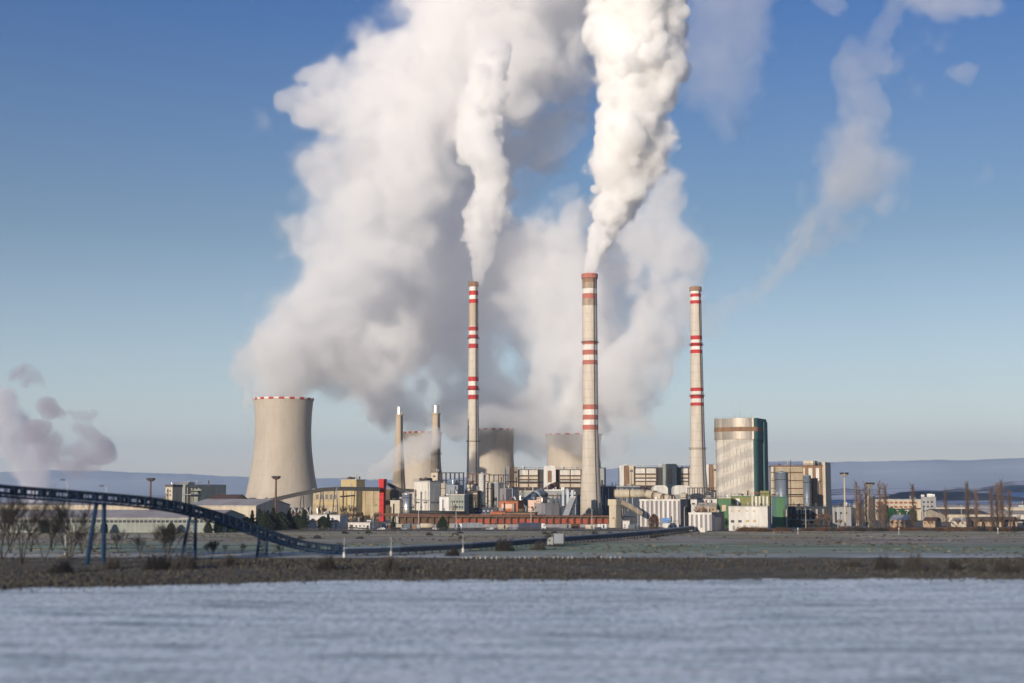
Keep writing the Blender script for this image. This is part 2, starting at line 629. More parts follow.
def ridge(name, D, pts, depth, m, amp, seed, nseg=400, slope=3.0):
    """a range of hills whose skyline passes the listed columns and rows"""
    r = random.Random(seed)
    ph = [(r.uniform(0, 6.28), r.uniform(.8, 1.2)) for _ in range(8)]
    xs = np.linspace(pts[0][0], pts[-1][0], nseg)
    yy = np.interp(xs, [p[0] for p in pts], [p[1] for p in pts])
    b = MB()
    rowsn = 14
    for px, py in zip(xs, yy):
        z = P(px, py, D)[2]
        x = ray(px, py)[0] * D
        z += amp * sum(math.sin(px * .02 * (1.9 ** k) * w + p) / (1.6 ** k) for k, (p, w) in enumerate(ph))
        for k in range(rowsn):
            q = k / (rowsn - 1)
            if q < .7:
                q1 = q / .7
                h = z * (q1 * q1 * (3 - 2 * q1)) * (1 + .08 * math.sin(px * .05 + k) * (1 - q1))
                yv = D - depth * (1 - q1)
            else:
                q1 = (q - .7) / .3
                h = z * (1 - q1)
                yv = D + depth * .6 * q1
            b.v.append((x * yv / D, yv, h - 1 if k in (0, rowsn - 1) else h))
    for i in range(nseg - 1):
        for k in range(rowsn - 1):
            o = i * rowsn + k
            b.f.append([o, o + rowsn, o + rowsn + 1, o + 1])
            b.m.append(0)
    return tag(b.build(name, m, smooth=True), kind='structure')


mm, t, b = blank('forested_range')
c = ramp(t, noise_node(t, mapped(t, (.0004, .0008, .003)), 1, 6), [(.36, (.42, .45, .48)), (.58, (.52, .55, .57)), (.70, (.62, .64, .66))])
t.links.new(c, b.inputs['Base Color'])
ridge('mountains', 14500, [(-420, 472), (-100, 470), (0, 471), (60, 470), (100, 471), (150, 473), (200, 476), (245, 477), (320, 478), (400, 480), (480, 478), (560, 472), (620, 468), (700, 465), (800, 462), (870, 461), (930, 460), (1024, 459), (1450, 457)], 3200, mm, 7, 5)
sm, t, b = blank('snowy_hills')
c = ramp(t, noise_node(t, mapped(t, (.0011, .0009, .010)), 1, 5), [(.43, (.05, .055, .06)), (.47, (.64, .64, .68)), (.55, (.70, .70, .74)), (.60, (.10, .09, .09))])
t.links.new(c, b.inputs['Base Color'])
ridge('snowy_hills', 7000, [(640, 493), (760, 492), (830, 489.5), (845, 488.5), (860, 490), (890, 489.5), (915, 488), (940, 489.5), (958, 487), (975, 489), (1000, 484), (1010, 481.5), (1030, 480), (1120, 478), (1300, 487)], 2600, sm, 2, 9)
fm2, t, b = blank('dark_wooded_hill')
c = ramp(t, noise_node(t, mapped(t, (.006, .006, .02)), 1, 6), [(.35, (.03, .032, .03)), (.65, (.075, .065, .055))])
t.links.new(c, b.inputs['Base Color'])
ridge('wooded_hill', 4200, [(868, 499), (885, 497), (900, 493), (915, 491.5), (940, 491.5), (965, 491), (985, 493), (1005, 495), (1040, 499)], 700, fm2, 1.2, 11, 240)

# road in front of the works and a track across the meadow
tag(MB().box(-600, 700, 766, 778, -.2, .05).build('road', 'asphalt'), kind='structure')


K['track'] = mat('pale_gravel', (.44, .40, .33), (.34, .30, .24), .3, rough=.95)
tag(MB().box(gx(850, 654), 700, 650, 655, -.2, .06).build('path', 'track'), kind='structure')
tag(MB().box(-560, gx(250, 470), 474, 482, -.2, .05).build('path', 'roof_frost'), kind='structure')


# ------------------------------------------------------------------ chimneys
def chimney(label, px, Y, prof, bands, rim, plats, mats, cap_m='soot', seg=40):
    """prof: (row, half width in columns); bands: (row top, row bottom, material index); rows are turned into heights"""
    x = gx(px, Y)
    root = thing('chimney', label, 'chimney', (x, Y, 0))

    def z(py):
        return max(0, P(512, py, Y)[2])

    def rad(py):
        return np.interp(py, [p[0] for p in prof], [p[1] for p in prof]) * Y / F

    rows = sorted(set([p[0] for p in prof] + [r for b_ in bands for r in b_[:2]] + list(np.linspace(prof[0][0], prof[-1][0], 16))), reverse=True)
    pr = [(z(r), rad(r)) for r in rows]
    pr[0] = (0, pr[0][1])
    mis = []
    for a, c_ in zip(rows, rows[1:]):
        mid = (a + c_) / 2
        mis.append(next((b_[2] for b_ in bands if b_[0] <= mid <= b_[1]), 0))
    MB().lathe(pr, seg, mis=mis).build('shaft', mats, root, smooth=True)
    zt, rt = z(rim[0]), rad(rim[0])
    zb = z(rim[1])
    MB().lathe([(zb, rt * 1.02), (zb + .3, rt * 1.13), (zt + .3, rt * 1.13), (zt + .5, rt * 1.02), (zt + .5, rt * .8), (zt - 2, rt * .78)], seg).build('rim', cap_m, root, smooth=False)
    for pp in plats:
        zz, r = z(pp), rad(pp)
        g = MB().lathe([(zz - .4, r * 1.005), (zz - .15, r + 1.1), (zz, r + 1.1), (zz + .02, r * 1.005)], seg, cap=False)
        for i in range(20):
            t_ = i / 20 * 6.283
            g.tube((math.cos(t_) * (r + 1), math.sin(t_) * (r + 1), zz), (math.cos(t_) * (r + 1), math.sin(t_) * (r + 1), zz + 1.1), .06, n=4)
        g.lathe([(zz + 1.05, r + .95), (zz + 1.05, r + 1.05), (zz + 1.15, r + 1.05), (zz + 1.15, r + .95)], seg, cap=False)
        g.build('platform', 'dark_steel', root)
    ld = MB()
    for r0, r1 in zip(rows, rows[1:]):
        a0, a1 = R(-62), R(-62)
        p0 = Vector((math.cos(a0) * (rad(r0) + .35), math.sin(a0) * (rad(r0) + .35), z(r0)))
        p1 = Vector((math.cos(a1) * (rad(r1) + .35), math.sin(a1) * (rad(r1) + .35), z(r1)))
        ld.beam(p0, p1, .5, .25)
    ld.build('ladder', 'dark_steel', root)
    part_box('door', 'dark_steel', root, -1.2, 1.2, -rad(rows[0]) - .15, -rad(rows[0]) + 1.5, 0, 3)
    return root


chimney('tallest thick chimney in the centre pouring out dense white steam', 591, 1175,
        [(274.5, 7.4), (300, 7.5), (430, 7.8), (470, 9.0), (500, 10.6), (518, 12)],
        [(279, 283, 5), (283, 289, 4), (289, 294, 2), (294, 299, 3), (299, 306, 4), (341.5, 345, 3), (345, 350.3, 2), (350.3, 355.2, 3), (355.2, 360.5, 2), (360.5, 365, 3),
         (404.8, 409.7, 3), (409.7, 415, 2), (415, 419.9, 3), (419.9, 425, 2), (425, 430, 3)],
        (274.5, 279), [342.5], ['concrete', 'red_paint', 'white_paint', 'red_faded', 'sooty_concrete', 'soot'], 'red_faded', 48)
chimney('slender stained chimney left of centre with white steam and red bands', 473, 1300,
        [(282.5, 4.55), (330, 4.8), (400, 5.3), (440, 5.9), (475, 6.5), (516, 7.6)],
        [(287, 291, 2), (291, 295.5, 1), (295.5, 299.5, 2), (299.5, 303.5, 1), (303.5, 326, 4), (327, 331, 1), (331, 335, 2), (335, 338.5, 1), (338.5, 344, 2), (344, 348.5, 1),
         (377, 381.5, 1), (381.5, 386, 2), (386, 390.5, 1), (390.5, 395, 2), (395, 399.5, 1)],
        (282.5, 287), [338.5, 389.5, 441.5], ['concrete', 'red_paint', 'white_paint', 'red_faded', 'concrete_old'], 'soot')
chimney('idle pale chimney on the right without any steam above it', 698.7, 1175,
        [(287.5, 5.4), (340, 5.9), (430, 7.1), (470, 8.0), (485, 9.0), (518, 11)],
        [(291.5, 294, 2), (294, 297.3, 1), (297.3, 300.8, 2), (300.8, 304.2, 1), (336, 340, 1), (340, 343, 2), (343, 346.6, 1), (346.6, 350, 2), (350, 353.7, 1),
         (388, 391.5, 1), (391.5, 395, 2), (395, 398.8, 1), (398.8, 402.8, 2), (402.8, 406, 1)],
        (287.5, 291.5), [345, 396, 449], ['concrete', 'red_paint', 'white_paint', 'red_faded', 'sooty_concrete'], 'soot')


def flue(label, px, Y, ytop, prof, plats):
    root = chimney(label, px, Y, prof, [], (ytop, ytop + 1), plats, ['concrete_old'], 'concrete_old', 28)
    z1 = P(512, ytop, Y)[2]
    r = prof[0][1] * Y / F
    MB().lathe([(z1 - .5, r * .86), (z1 + 6.5, r * .86), (z1 + 6.6, r * .92), (z1 + 7, r * .92), (z1 + 7, r * .7), (z1 + 5, r * .68)], 28).build('steel_liner', 'silver', root, smooth=False)


flue('short conical brown chimney with silver top behind the red tower', 398.5, 1250, 415, [(415, 3.5), (440, 4.1), (470, 5.6), (485, 6.6), (516, 9)], [])
flue('short brown chimney with silver top above the tall white block', 435.5, 1250, 413.5, [(413.5, 4.1), (450, 4.7), (475, 5.3), (516, 7)], [454])


# ------------------------------------------------------------------ cooling towers
def cooling_tower(label, px, Y, ytop, wt, wthroat, wbase, seed):
    root = thing('cooling_tower', label, 'cooling tower', (gx(px, Y), Y, 0))
    k = Y / F
    H = P(512, ytop, Y)[2]
    rt, r0, rb = wt * k, wthroat * k, wbase * k
    zt = H * .74
    prof = []
    for i in range(25):
        z = 7 + (H - 7 - 1.9) * i / 24
        if z < zt:
            A = zt / math.sqrt((rb / r0) ** 2 - 1)
        else:
            A = (H - zt) / math.sqrt(max(1.02, rt / r0) ** 2 - 1)
        prof.append((z, r0 * math.sqrt(1 + ((z - zt) / A) ** 2)))
    inner = [(z, r - .6) for z, r in prof[::-1]]
    MB().lathe(prof, 96, cap=False).build('shell', 'concrete_tower', root, smooth=True)
    MB().lathe(inner, 96, cap=False).build('inner_lining', 'concrete_tower', root, smooth=True)
    MB().lathe([(H - 1.895, rt + .02), (H - 1.6, rt + .55), (H, rt + .55), (H, rt - .6), (H - 1.895, rt - .65)], 108, cap=False,
               mis=[lambda i: (i // 3) % 2] * 4).build('rim', ['white_paint', 'red_paint'], root)
    col = MB()
    n = 36
    ra = prof[0][1]
    for i in range(n):
        a0, a1, a2 = [2 * math.pi * (i + q) / n for q in (0, .5, 1)]
        for s_, e_ in ((a0, a1), (a2, a1)):
            col.tube((math.cos(s_) * (ra + 2.5), math.sin(s_) * (ra + 2.5), 0), (math.cos(e_) * ra, math.sin(e_) * ra, 7.3), .55, n=6)
    col.build('support_columns', 'concrete', root)
    MB().lathe([(0, ra + 4), (1.6, ra + 4), (1.6, ra + 3.4), (0, ra + 3.4)], 72, cap=False).build('basin', 'concrete', root)
    return root


cooling_tower('large pale cooling tower standing alone on the left, steam rising off it', 281.8, 1300, 398.5, 29.6, 27.8, 40.5, 1)
cooling_tower('hazy cooling tower behind the two silver topped chimneys', 422, 1700, 432, 19.5, 18.2, 27, 2)
cooling_tower('cooling tower just right of the slender stained chimney', 491.5, 1620, 429, 22.6, 21.8, 31, 3)
cooling_tower('cooling tower partly hidden by the tallest chimney', 574, 1560, 434, 28, 26.4, 38, 4)


# ------------------------------------------------------------------ industrial builders
def silo(name, label, px, r_px, ytop, Y, m, cone=2.0, parts=True, cat='silo', z0=0.0, group=None, bands=3):
    root = thing(name, label, cat, (gx(px, Y), Y, 0), 0, group)
    r = r_px * Y / F
    H = P(512, ytop, Y)[2]
    MB().lathe([(z0, r), (H - cone, r)], 28).build('shell', m, root, smooth=True)
    MB().lathe([(H - cone + .003, r * 1.04), (H - cone + .35, r * 1.04), (H, r * .3), (H + .4, r * .25)], 28).build('roof', m, root)
    if parts:
        g = MB()
        for i in range(bands):
            zz = z0 + (H - cone - z0) * (i + .6) / bands
            g.lathe([(zz, r * 1.0), (zz, r * 1.04), (zz + .35, r * 1.04), (zz + .35, r * 1.0)], 28, cap=False)
        g.build('hoop', 'dark_steel' if m != 'white' else 'grey_light', root)
        MB().beam((r * .55, -r * .87, z0), (r * .55, -r * .87, H - cone), .6, .5).build('ladder', 'dark_steel', root)
    return root


def pipe(name, label, cat, pts, r, m, parent=None, flange=None, n=14, supports=None):
    """pts: world points"""
    o = Vector(pts[0])
    root = thing(name, label, cat, (o.x, o.y, 0))
    b_ = MB()
    for p, q in zip(pts, pts[1:]):
        b_.tube(Vector(p) - Vector((o.x, o.y, 0)), Vector(q) - Vector((o.x, o.y, 0)), r, n=n)
    b_.build('pipe', m, root, smooth=True)
    if flange:
        g = MB()
        for p, q in zip(pts, pts[1:]):
            p, q = Vector(p) - Vector((o.x, o.y, 0)), Vector(q) - Vector((o.x, o.y, 0))
            L = (q - p).length
            k = max(1, int(L / flange))
            d = (q - p).normalized()
            for i in range(k + 1):
                c_ = p + (q - p) * i / k
                g.tube(c_ - d * .35, c_ + d * .35, r * 1.08, n=n)
        g.build('flange', 'rust_steel', root)
    if supports:
        for i in range(supports):
            k = (i + .5) / supports
            tot = len(pts) - 1
            s_ = min(tot - 1, int(k * tot))
            p = Vector(pts[s_]).lerp(Vector(pts[s_ + 1]), k * tot - s_) - Vector((o.x, o.y, 0))
            MB().beam((p.x - r, p.y, 0), (p.x - r * .3, p.y, p.z - r * .6), .6, .6).beam((p.x + r, p.y, 0), (p.x + r * .3, p.y, p.z - r * .6), .6, .6).build('support', 'dark_steel', root)
    return root


def rack(name, label, x0, x1, ytop, Y, depth, levels, bays, m='dark_steel', cat='steel frame', rot=0, ybase=None, deck=None):
    root = thing(name, label, cat, (gx(x0, Y), Y, 0), rot)
    L = gx(x1, Y) - gx(x0, Y)
    H = P(512, ytop, Y)[2]
    z0 = 0 if ybase is None else P(512, ybase, Y)[2]
    w = .55
    for i in range(bays + 1):
        for j in (0, depth):
            MB().box(L * i / bays - w / 2, L * i / bays + w / 2, j - w / 2, j + w / 2, 0, H).build('post', m, root)
    bm = MB()
    for k in range(levels):
        z = z0 + (H - z0) * (k + 1) / levels
        for j in (0, depth):
            bm.beam((-.6, j, z - .3), (L + .6, j, z - .3), w * .9, w * .9)
        for i in range(bays + 1):
            bm.beam((L * i / bays, .3, z - .3), (L * i / bays, depth - .3, z - .3), w * .8, w * .8)
    bm.build('beams', m, root)
    br = MB()
    for i in range(bays):
        k = i % max(1, levels)
        za = z0 + (H - z0) * k / levels
        zb = z0 + (H - z0) * (k + 1) / levels
        br.beam((L * i / bays, 0, za), (L * (i + 1) / bays, 0, zb), .3, .3)
    br.build('brace', m, root)
    if deck:
        part_box('deck', deck, root, -.5, L + .5, -.5, depth + .5, H, H + .4)
    return root


def gallery(name, label, pts, w, h, m, trestle=(), roof_m='grey', trest_m='dark_steel', cat='conveyor'):
    """closed conveyor gallery along world points (centre line), on trestles"""
    o = Vector(pts[0])
    root = thing(name, label, cat, (o.x, o.y, 0))
    off = Vector((o.x, o.y, 0))
    b_, rf = MB(), MB()
    for p, q in zip(pts, pts[1:]):
        p, q = Vector(p) - off, Vector(q) - off
        b_.beam(p, q, w, h)
        up = Vector((0, 0, h / 2 + .2))
        rf.beam(p + up, q + up, w + .5, .38)
    b_.build('gallery_walls', m, root)
    rf.build('roof', roof_m, root)
    for k in trestle:
        tot = len(pts) - 1
        s_ = min(tot - 1, int(k * tot))
        p = Vector(pts[s_]).lerp(Vector(pts[s_ + 1]), k * tot - s_) - off
        zt = p.z - h / 2
        t_ = MB().beam((p.x - 2.2, p.y, 0), (p.x - .7, p.y, zt), .6, .6).beam((p.x + 2.2, p.y, 0), (p.x + .7, p.y, zt), .6, .6)
        t_.beam((p.x - 1.4, p.y, zt * .5), (p.x + 1.4, p.y, zt * .5), .35, .35).beam((p.x - 2, p.y, zt * .1), (p.x + 1.2, p.y, zt * .55), .25, .25)
        t_.build('trestle', trest_m, root)
    return root


def hall(name, label, x0, x1, yeave, yridge, Y, run, m, roof_m='roof_frost', cat='hall', th=0.0, ribbon=None, rib_m='glass', plinth=None, mull=2.2):
    """long low hall, ridge `run` metres behind the eave"""
    xa, xb = gx(x0, Y), gx(x1, Y)
    root = thing(name, label, cat, (xa, Y, 0), -R(th))
    L = (xb - xa) / max(.3, math.cos(R(th)))
    ze = P(512, yeave, Y)[2]
    zr = P(512, yridge, Y + run)[2]
    MB().prism([(0, 0), (2 * run, 0), (2 * run, ze), (run, zr), (0, ze)], 0, L).build('wall', m, root)
    t_ = .35
    MB().prism([(-.5, ze + .02), (run, zr + .03), (2 * run + .5, ze + .02), (2 * run + .5, ze + t_), (run, zr + t_ + .05), (-.5, ze + t_)], -.5, L + .5).build('roof', roof_m, root)
    if ribbon:
        za, zb = P(512, ribbon[0], Y)[2], P(512, ribbon[1], Y)[2]
        k = min(96, int(L / mull))
        for i in range(k):
            xx = 1 + (L - 2) * (i + .5) / k
            part_box('window', rib_m, root, xx - mull * .39, xx + mull * .39, -.08, .1, zb, za)
    if plinth:
        part_box('plinth', plinth, root, -.1, L + .1, -.15, .1, 0, 1.1)
    return root


def mast(label, px, Y, ytop, heads=4, m='rust_steel', w=.9):
    root = thing('light_mast', label, 'light mast', (gx(px, Y), Y, 0))
    H = P(512, ytop, Y)[2]
    MB().tube((0, 0, 0), (0, 0, H - 2), w, w * .55, 8).build('pole', m, root)
    MB().lathe([(H - 2.2, w * .6), (H - 1.6, 2.2), (H - 1.2, 2.2), (H - 1.2, w * .5)], 12).build('platform', m, root)
    for i in range(heads):
        a = 2 * math.pi * i / heads + .4
        MB().box(math.cos(a) * 1.9 - .8, math.cos(a) * 1.9 + .8, math.sin(a) * 1.9 - .5, math.sin(a) * 1.9 + .5, H - 1.15, H).build('lamp', 'dark_steel', root)
    return root


# ------------------------------------------------------------------ left side: halls and offices
hall('long_hall', 'long low hall with frosted roof and a dark window strip behind the blue conveyor', -150, 214, 518.5, 510.5, 735, 42, 'grey_green', ribbon=(520.2, 522.6))
hall('long_hall', 'tan hall with frosted roof at the foot of the lone cooling tower', 186, 257, 506, 499.5, 880, 40, 'cream', 'roof_frost', th=6)
hall('low_shed', 'low pale shed behind the bare trees on the far left', -60, 150, 505.5, 503, 1050, 25, 'beige', 'roof_frost', cat='shed')
B = Block('office_block', 'grey green stepped block with dark recess above the long hall', 'building', 172, 201, 226, 484.5, 1180, 30)
xa, _ = B.fx(185)
xb, _ = B.fx(201)
part_box('wing', 'grey_green', B.root, -B.a, xa, 0, B.b, 0, B.H)
part_box('wing', 'grey_green', B.root, xb, 0, 0, B.b, 0, B.H)
part_box('centre_wall', 'grey_green', B.root, xa + .01, xb - .01, 7, B.b - 1, 0, B.H - 2)
B.windows([187.5, 191, 194.5, 198], [488.2], 1.8, 2.2)
for w_ in list(B.root.children):
    if w_.name.startswith('window'):
        w_.location.y = 7
for ro in (487, 491, 495):
    xq, zq = B.fx(188, ro)
    part_box('balcony_slab', 'dark_steel', B.root, xa + .1, xb - .1, 4.5, 6.9, zq - .4, zq)
part_box('roof_plant', 'grey', B.root, -B.a + 4, -B.a + 14, 4, 12, B.H + .01, B.H + 2)
B = Block('annex', 'small tan annex at the left end of the grey green block', 'building', 165.5, 172.3, 175, 487, 1150, 20, b=14)
B.body('cream')
B.roof('roof_dark', 2)
B.windows([167.5, 170.2], [491, 495], 1.2, 1.6)
hall('low_shed', 'brown roofed shed right of the grey green block', 208, 236, 499.3, 495, 1100, 22, 'tan', 'brown_roof', cat='shed')

# white gatehouse in the conifers
B = Block('gatehouse', 'white flat roofed gatehouse among dark conifers', 'building', 310, 340, 348.5, 516, 800, 20)
B.body('white_plain')
B.roof('grey_light', .5)
B.windows([316, 321, 326, 331], [521.5], 2.6, 1.6, 'glass', 'white_paint')
B.front('door', 'grey', 335, 337, 523, 530)
part_box('roof_vent', 'grey_light', B.root, -B.a * .62, -B.a * .48, 3, 5, B.H + .5, B.H + 2.2)
B = Block('annex', 'low white annex right of the gatehouse', 'building', 348.5, 370, 371, 523, 795, 4, b=10)
B.body('white_plain')
B.roof('roof_frost', .35)
B.windows([352, 356, 360, 364, 368], [526], 1.6, 1.3)

# yellow works
B = Block('works_hall', 'long yellow works hall behind the sloping gallery', 'hall', 313, 398, 401, 489.5, 1110, 9, b=40)
B.body('yellow_pale')
B.roof('roof_frost', .6)
for k in range(5):
    B.front('window', 'glass', 316 + k * 4.6, 318.6 + k * 4.6, 494.5, 499, .1)
for k in range(7):
    B.front('pilaster', 'yellow', 340 + k * 8, 341 + k * 8, 490, 516, .5)
B.front('band', 'yellow', 313.3, 339, 501.5, 504.5, .3)
B = Block('tower_block', 'tall yellow box rising above the works hall', 'building', 341, 356.3, 365, 480, 1108, 32)
B.body('yellow')
B.roof('cream', .5)
B.front('louvre', 'yellow_pale', 344, 353, 485.5, 488)
B = Block('tower_block', 'dark brown block behind the red tower', 'building', 383, 391, 393, 490, 1060, 20, b=14)
B.body('brown_dark')
B.roof()
for k in range(4):
    B.front('ledge', 'rust_steel', 383.2, 390.8, 494 + k * 4.4, 494.8 + k * 4.4, .5)
B = Block('kiosk', 'pale box with flat roof right of the red tower', 'building', 390.5, 399.6, 401, 501, 960, 18, b=8)
B.body('cream')
B.roof('white_plain', .4)
B.front('door', 'beige', 392, 394, 507, 513.5)

# red tower
B = Block('transfer_tower', 'bright red tower with flared head at the end of the sloping gallery', 'tower', 379.3, 383.6, 385, 483.5, 1015, 25)
B.body('red', 'shaft')
MB().lathe([(B.H - 6, .1), (B.H - 6, 2.35), (B.H + .5, 3.0), (B.H + 3.2, 3.15), (B.H + 3.2, .1)], 4).build('flared_head', 'red', B.root, loc=(-B.a / 2, B.b / 2, 0)).rotation_euler = (0, 0, R(45))
for k in range(4):
    B.front('ledge', 'dark_steel', 379.4, 383.5, 489 + k * 5.5, 489.3 + k * 5.5, .25)

gallery('conveyor_gallery', 'dark covered gallery climbing from the tan hall to the red tower',
        [P(232, 506, 1010), P(262, 502.5, 1010), P(300, 494, 1010), P(322, 490, 1010), P(340, 489, 1010), P(380, 489.5, 1012)], 3, 2.4, 'dark_steel', (.12, .3, .42, .6, .75, .88), 'dark_steel')
gallery('conveyor_gallery', 'short dark gallery sloping down right of the red tower', [P(387, 484, 1030), P(401, 490.5, 1030), P(414, 491, 1030)], 2.6, 2, 'dark_steel', (.6,), 'dark_steel')

silo('storage_silo', 'shiny steel silo beside the tall white block', 407, 5.1, 492, 965, 'silver', 1.5)
B = Block('process_block', 'tall white block with a few small windows below the brown chimneys', 'building', 414, 429.8, 440.2, 481.5, 950, 33)
B.body('white')
B.roof('grey', .6)
for x_ in (417, 419, 424.3, 426.5):
    B.front('window', 'glass', x_ - .7, x_ + .7, 501.6, 503.3, .1)
for x_ in (431.8, 434, 437, 438.8):
    B.side('window', 'glass', x_ - .5, x_ + .5, 501.6, 503.4)
B.front('pipe', 'grey_light', 428.2, 428.8, 482, 511, .4)
B.front('vent', 'grey_light', 415.3, 417, 494.2, 495.5, .3)
part_box('roof_plant', 'dark_steel', B.root, -B.a * .8, -B.a * .3, B.b * .2, B.b * .7, B.H + .6, B.H + 2.4)
B = Block('service_tower', 'small pale tower on steel legs behind the tall white block', 'building', 431, 437.5, 441, 472.5, 1090, 30)
B.body('cream')
B.roof('rust_steel', .6)
B.front('window', 'glass', 433, 435.5, 475.5, 477, .1)
rack('steel_frame', 'empty steel frame against the sky right of the brown chimneys', 441, 463, 472.3, 1080, 14, 6, 5)
silo('storage_tank', 'cream tank on the frame left of the slender chimney', 444, 3.2, 482.5, 1060, 'cream', 1, cat='tank')
B = Block('hopper_house', 'grey block with sloping roof below the empty steel frame', 'building', 446, 458, 464, 485, 1030, 25)
B.body('steel_silo')
MB().prism([(-.2, B.H + .01), (B.b + .2, B.H + .01), (B.b * .4, B.H + 4)], -B.a, -B.a * .35).build('roof', 'blue_belt', B.root)
B.front('pipe', 'rust_steel', 455, 456, 486, 505, .6)
silo('storage_tank', 'small cream tank in front of the grey hopper block', 456.2, 1.9, 489.5, 985, 'cream', .8, cat='tank')
B = Block('office_block', 'pale grey office with two rows of dark windows right of the tall white block', 'building', 449, 464.3, 466, 495, 935, 6, b=16)
B.body('grey_green')
B.roof('roof_frost', .5)
B.windows([451.7, 454.3, 457, 459.6, 462.3], [501.6, 507], 1.7, 1.9)
B.front('plinth', 'beige', 449.2, 464.1, 510.2, 516.5, .2)
B = Block('office_wing', 'plain grey wing joining the tall white block to the office', 'building', 439.5, 448.8, 449, 497, 938, 6, b=16)
B.body('grey_light')
B.roof('grey', .4)
B.front('door', 'grey', 443, 445, 508, 517)

# steelwork and silos in the middle
B = Block('service_tower', 'pale stepped service tower at the foot of the slender chimney', 'building', 466, 474.5, 478, 484.5, 1120, 20)
B.body('cream')
B.roof('rust_steel', .7)
for k in range(4):
    B.front('floor_band', 'dark_steel', 466.1, 474.4, 489.5 + k * 5, 490.6 + k * 5, .3)
rack('steel_frame', 'rusty steel frame wrapped around the slender chimney', 467, 489, 473.5, 1130, 16, 6, 4, 'rust_steel')
rack('steel_frame', 'dark steel frame between the white silo and the first boiler house', 489, 508, 474.5, 1120, 16, 5, 4)
silo('storage_silo', 'tall white silo in the middle of the works', 482, 3.5, 473, 1010, 'white', 1.2, bands=4)
silo('storage_silo', 'shorter cream silo next to the tall white silo', 489.6, 2.7, 482, 1015, 'cream', 1.2)
B = Block('process_block', 'plain grey stepped block right of the white silos', 'building', 492, 498.2, 503.5, 483, 1015, 38)
B.body('grey')
B.roof('grey_light', .5)
part_box('lower_wing', 'grey_violet', B.root, .01, B.b * .9, 2, B.b + 3, 0, B.H * .86)
B.front('louvre', 'dark_steel', 493, 497, 498, 501)
B = Block('switch_house', 'low dark blue building in front of the white silos', 'building', 473, 497, 500, 508.3, 955, 10, b=10)
B.body('blue_dark')
B.roof('dark_steel', .4)
B.windows([476, 480, 484, 488, 492], [511], 1.8, 1.2, 'steel_silo')
B = Block('process_block', 'dark framework building left of the white silos', 'building', 465, 477.5, 480, 491.5, 1000, 14, b=14)
B.body('brown_dark')
B.roof('dark_steel')
for k in range(4):
    B.front('floor_band', 'cream' if k == 0 else 'dark_steel', 465.1, 477.3, 493 + k * 4.5, 494.2 + k * 4.5, .3)
B = Block('process_block', 'pale grey block with ducts below the first boiler house', 'building', 503.5, 512.5, 518, 489, 1090, 25)
B.body('grey_light')
B.roof('grey')
B.front('hatch', 'cream', 507, 511, 490, 495)
B = Block('pump_house', 'orange brick building with pale band in front of the silos', 'building', 498.8, 518, 524, 501.3, 900, 20)
B.body('orange')
B.roof('brown_roof', .5)
B.front('band', 'pink', 501.5, 515.8, 504, 508.5, .12)
B = Block('pump_house', 'low orange annex left of the orange brick building', 'building', 490, 505, 506, 512.2, 885, 6, b=12)
B.body('orange')
B.roof('orange_red', .4)
B.windows([493, 497, 501], [515.6], 1.6, 1.4)
B = Block('workshop', 'dark roofed workshop wing right of the orange annex', 'building', 505.5, 535, 537, 513, 880, 8, b=12)
B.body('brown')
B.roof('dark_steel', .5)
B.windows([509, 514, 519, 524, 529], [516.2], 2.4, 1.4)
B = Block('workshop', 'pale pink stepped building right of the orange brick building', 'building', 528, 541, 548, 500.5, 960, 22)
B.body('pink')
part_box('raised_part', 'pink', B.root, -B.a * .35, -.01, .5, B.b - .5, B.H + .01, B.H + 2.2)
B.front('window', 'glass', 531, 533, 506.5, 508.5)
B.front('window', 'glass', 535.5, 537.5, 506.5, 508.5)
B.roof('roof_frost', .004 + .3, .2)
B = Block('workshop', 'grey violet ribbed box in front of the pink building', 'building', 536.2, 545, 559, 504, 900, 55)
B.body('grey_violet')
B.roof('grey', .4)
B.side('door', 'grey', 549, 552, 510, 516.5)
gallery('conveyor_gallery', 'light steep gallery leaning up beside the tallest chimney', [P(565.5, 518, 990), P(573, 499, 1000)], 4, 3.2, 'grey_light', (), 'white')
B = Block('filter_house', 'dark blue block in the shadow left of the tallest chimney', 'building', 560, 577, 580, 495.5, 1090, 12, b=16)
B.body('blue_dark')
B.roof('dark_steel')
for k in range(3):
    B.front('duct', 'steel_silo', 562 + k * 4.6, 564.5 + k * 4.6, 490, 506, .9)
B = Block('filter_house', 'grey filter house with hoppers below the white stair tower', 'building', 542, 563, 566, 490.5, 1150, 14, b=20)
B.body('grey')
B.roof('grey_light')
for k in range(5):
    xq, zq = B.fx(544.5 + k * 4.2, 499)
    MB().lathe([(zq - 5, .6), (zq, 1.9)], 4, c=(xq, -2.4)).build('hopper', 'steel_silo', B.root)
B.front('walkway', 'rust_steel', 542.2, 562.8, 495, 495.7, 1.2)
B = Block('filter_house', 'squat cream and grey filter house left of the grey hoppers', 'building', 519, 540, 543, 491.5, 1140, 14, b=20)
B.body('grey_green')
B.roof('cream')
B.front('walkway', 'dark_steel', 519.2, 539.8, 497, 497.8, 1)
B.windows([522, 527, 532, 537], [501], 2, 2.4)
pipe('duct', 'slanting grey duct running down from the first boiler house', 'duct', [P(526, 503, 1060), P(535, 495.5, 1065), P(541, 493, 1085)], 3.6, 'steel_silo')
pipe('duct', 'rusty duct climbing towards the white stair tower', 'duct', [P(541, 493, 1160), P(552, 486, 1170), P(556, 484.5, 1190)], 2.2, 'rust_steel')
silo('storage_silo', 'slim grey silo close to the left side of the tallest chimney', 567.5, 2.6, 488.5, 1120, 'grey_light', 1)
silo('storage_silo', 'slim steel silo between the grey silo and the tallest chimney', 573.8, 2.4, 490, 1120, 'steel_silo', 1)


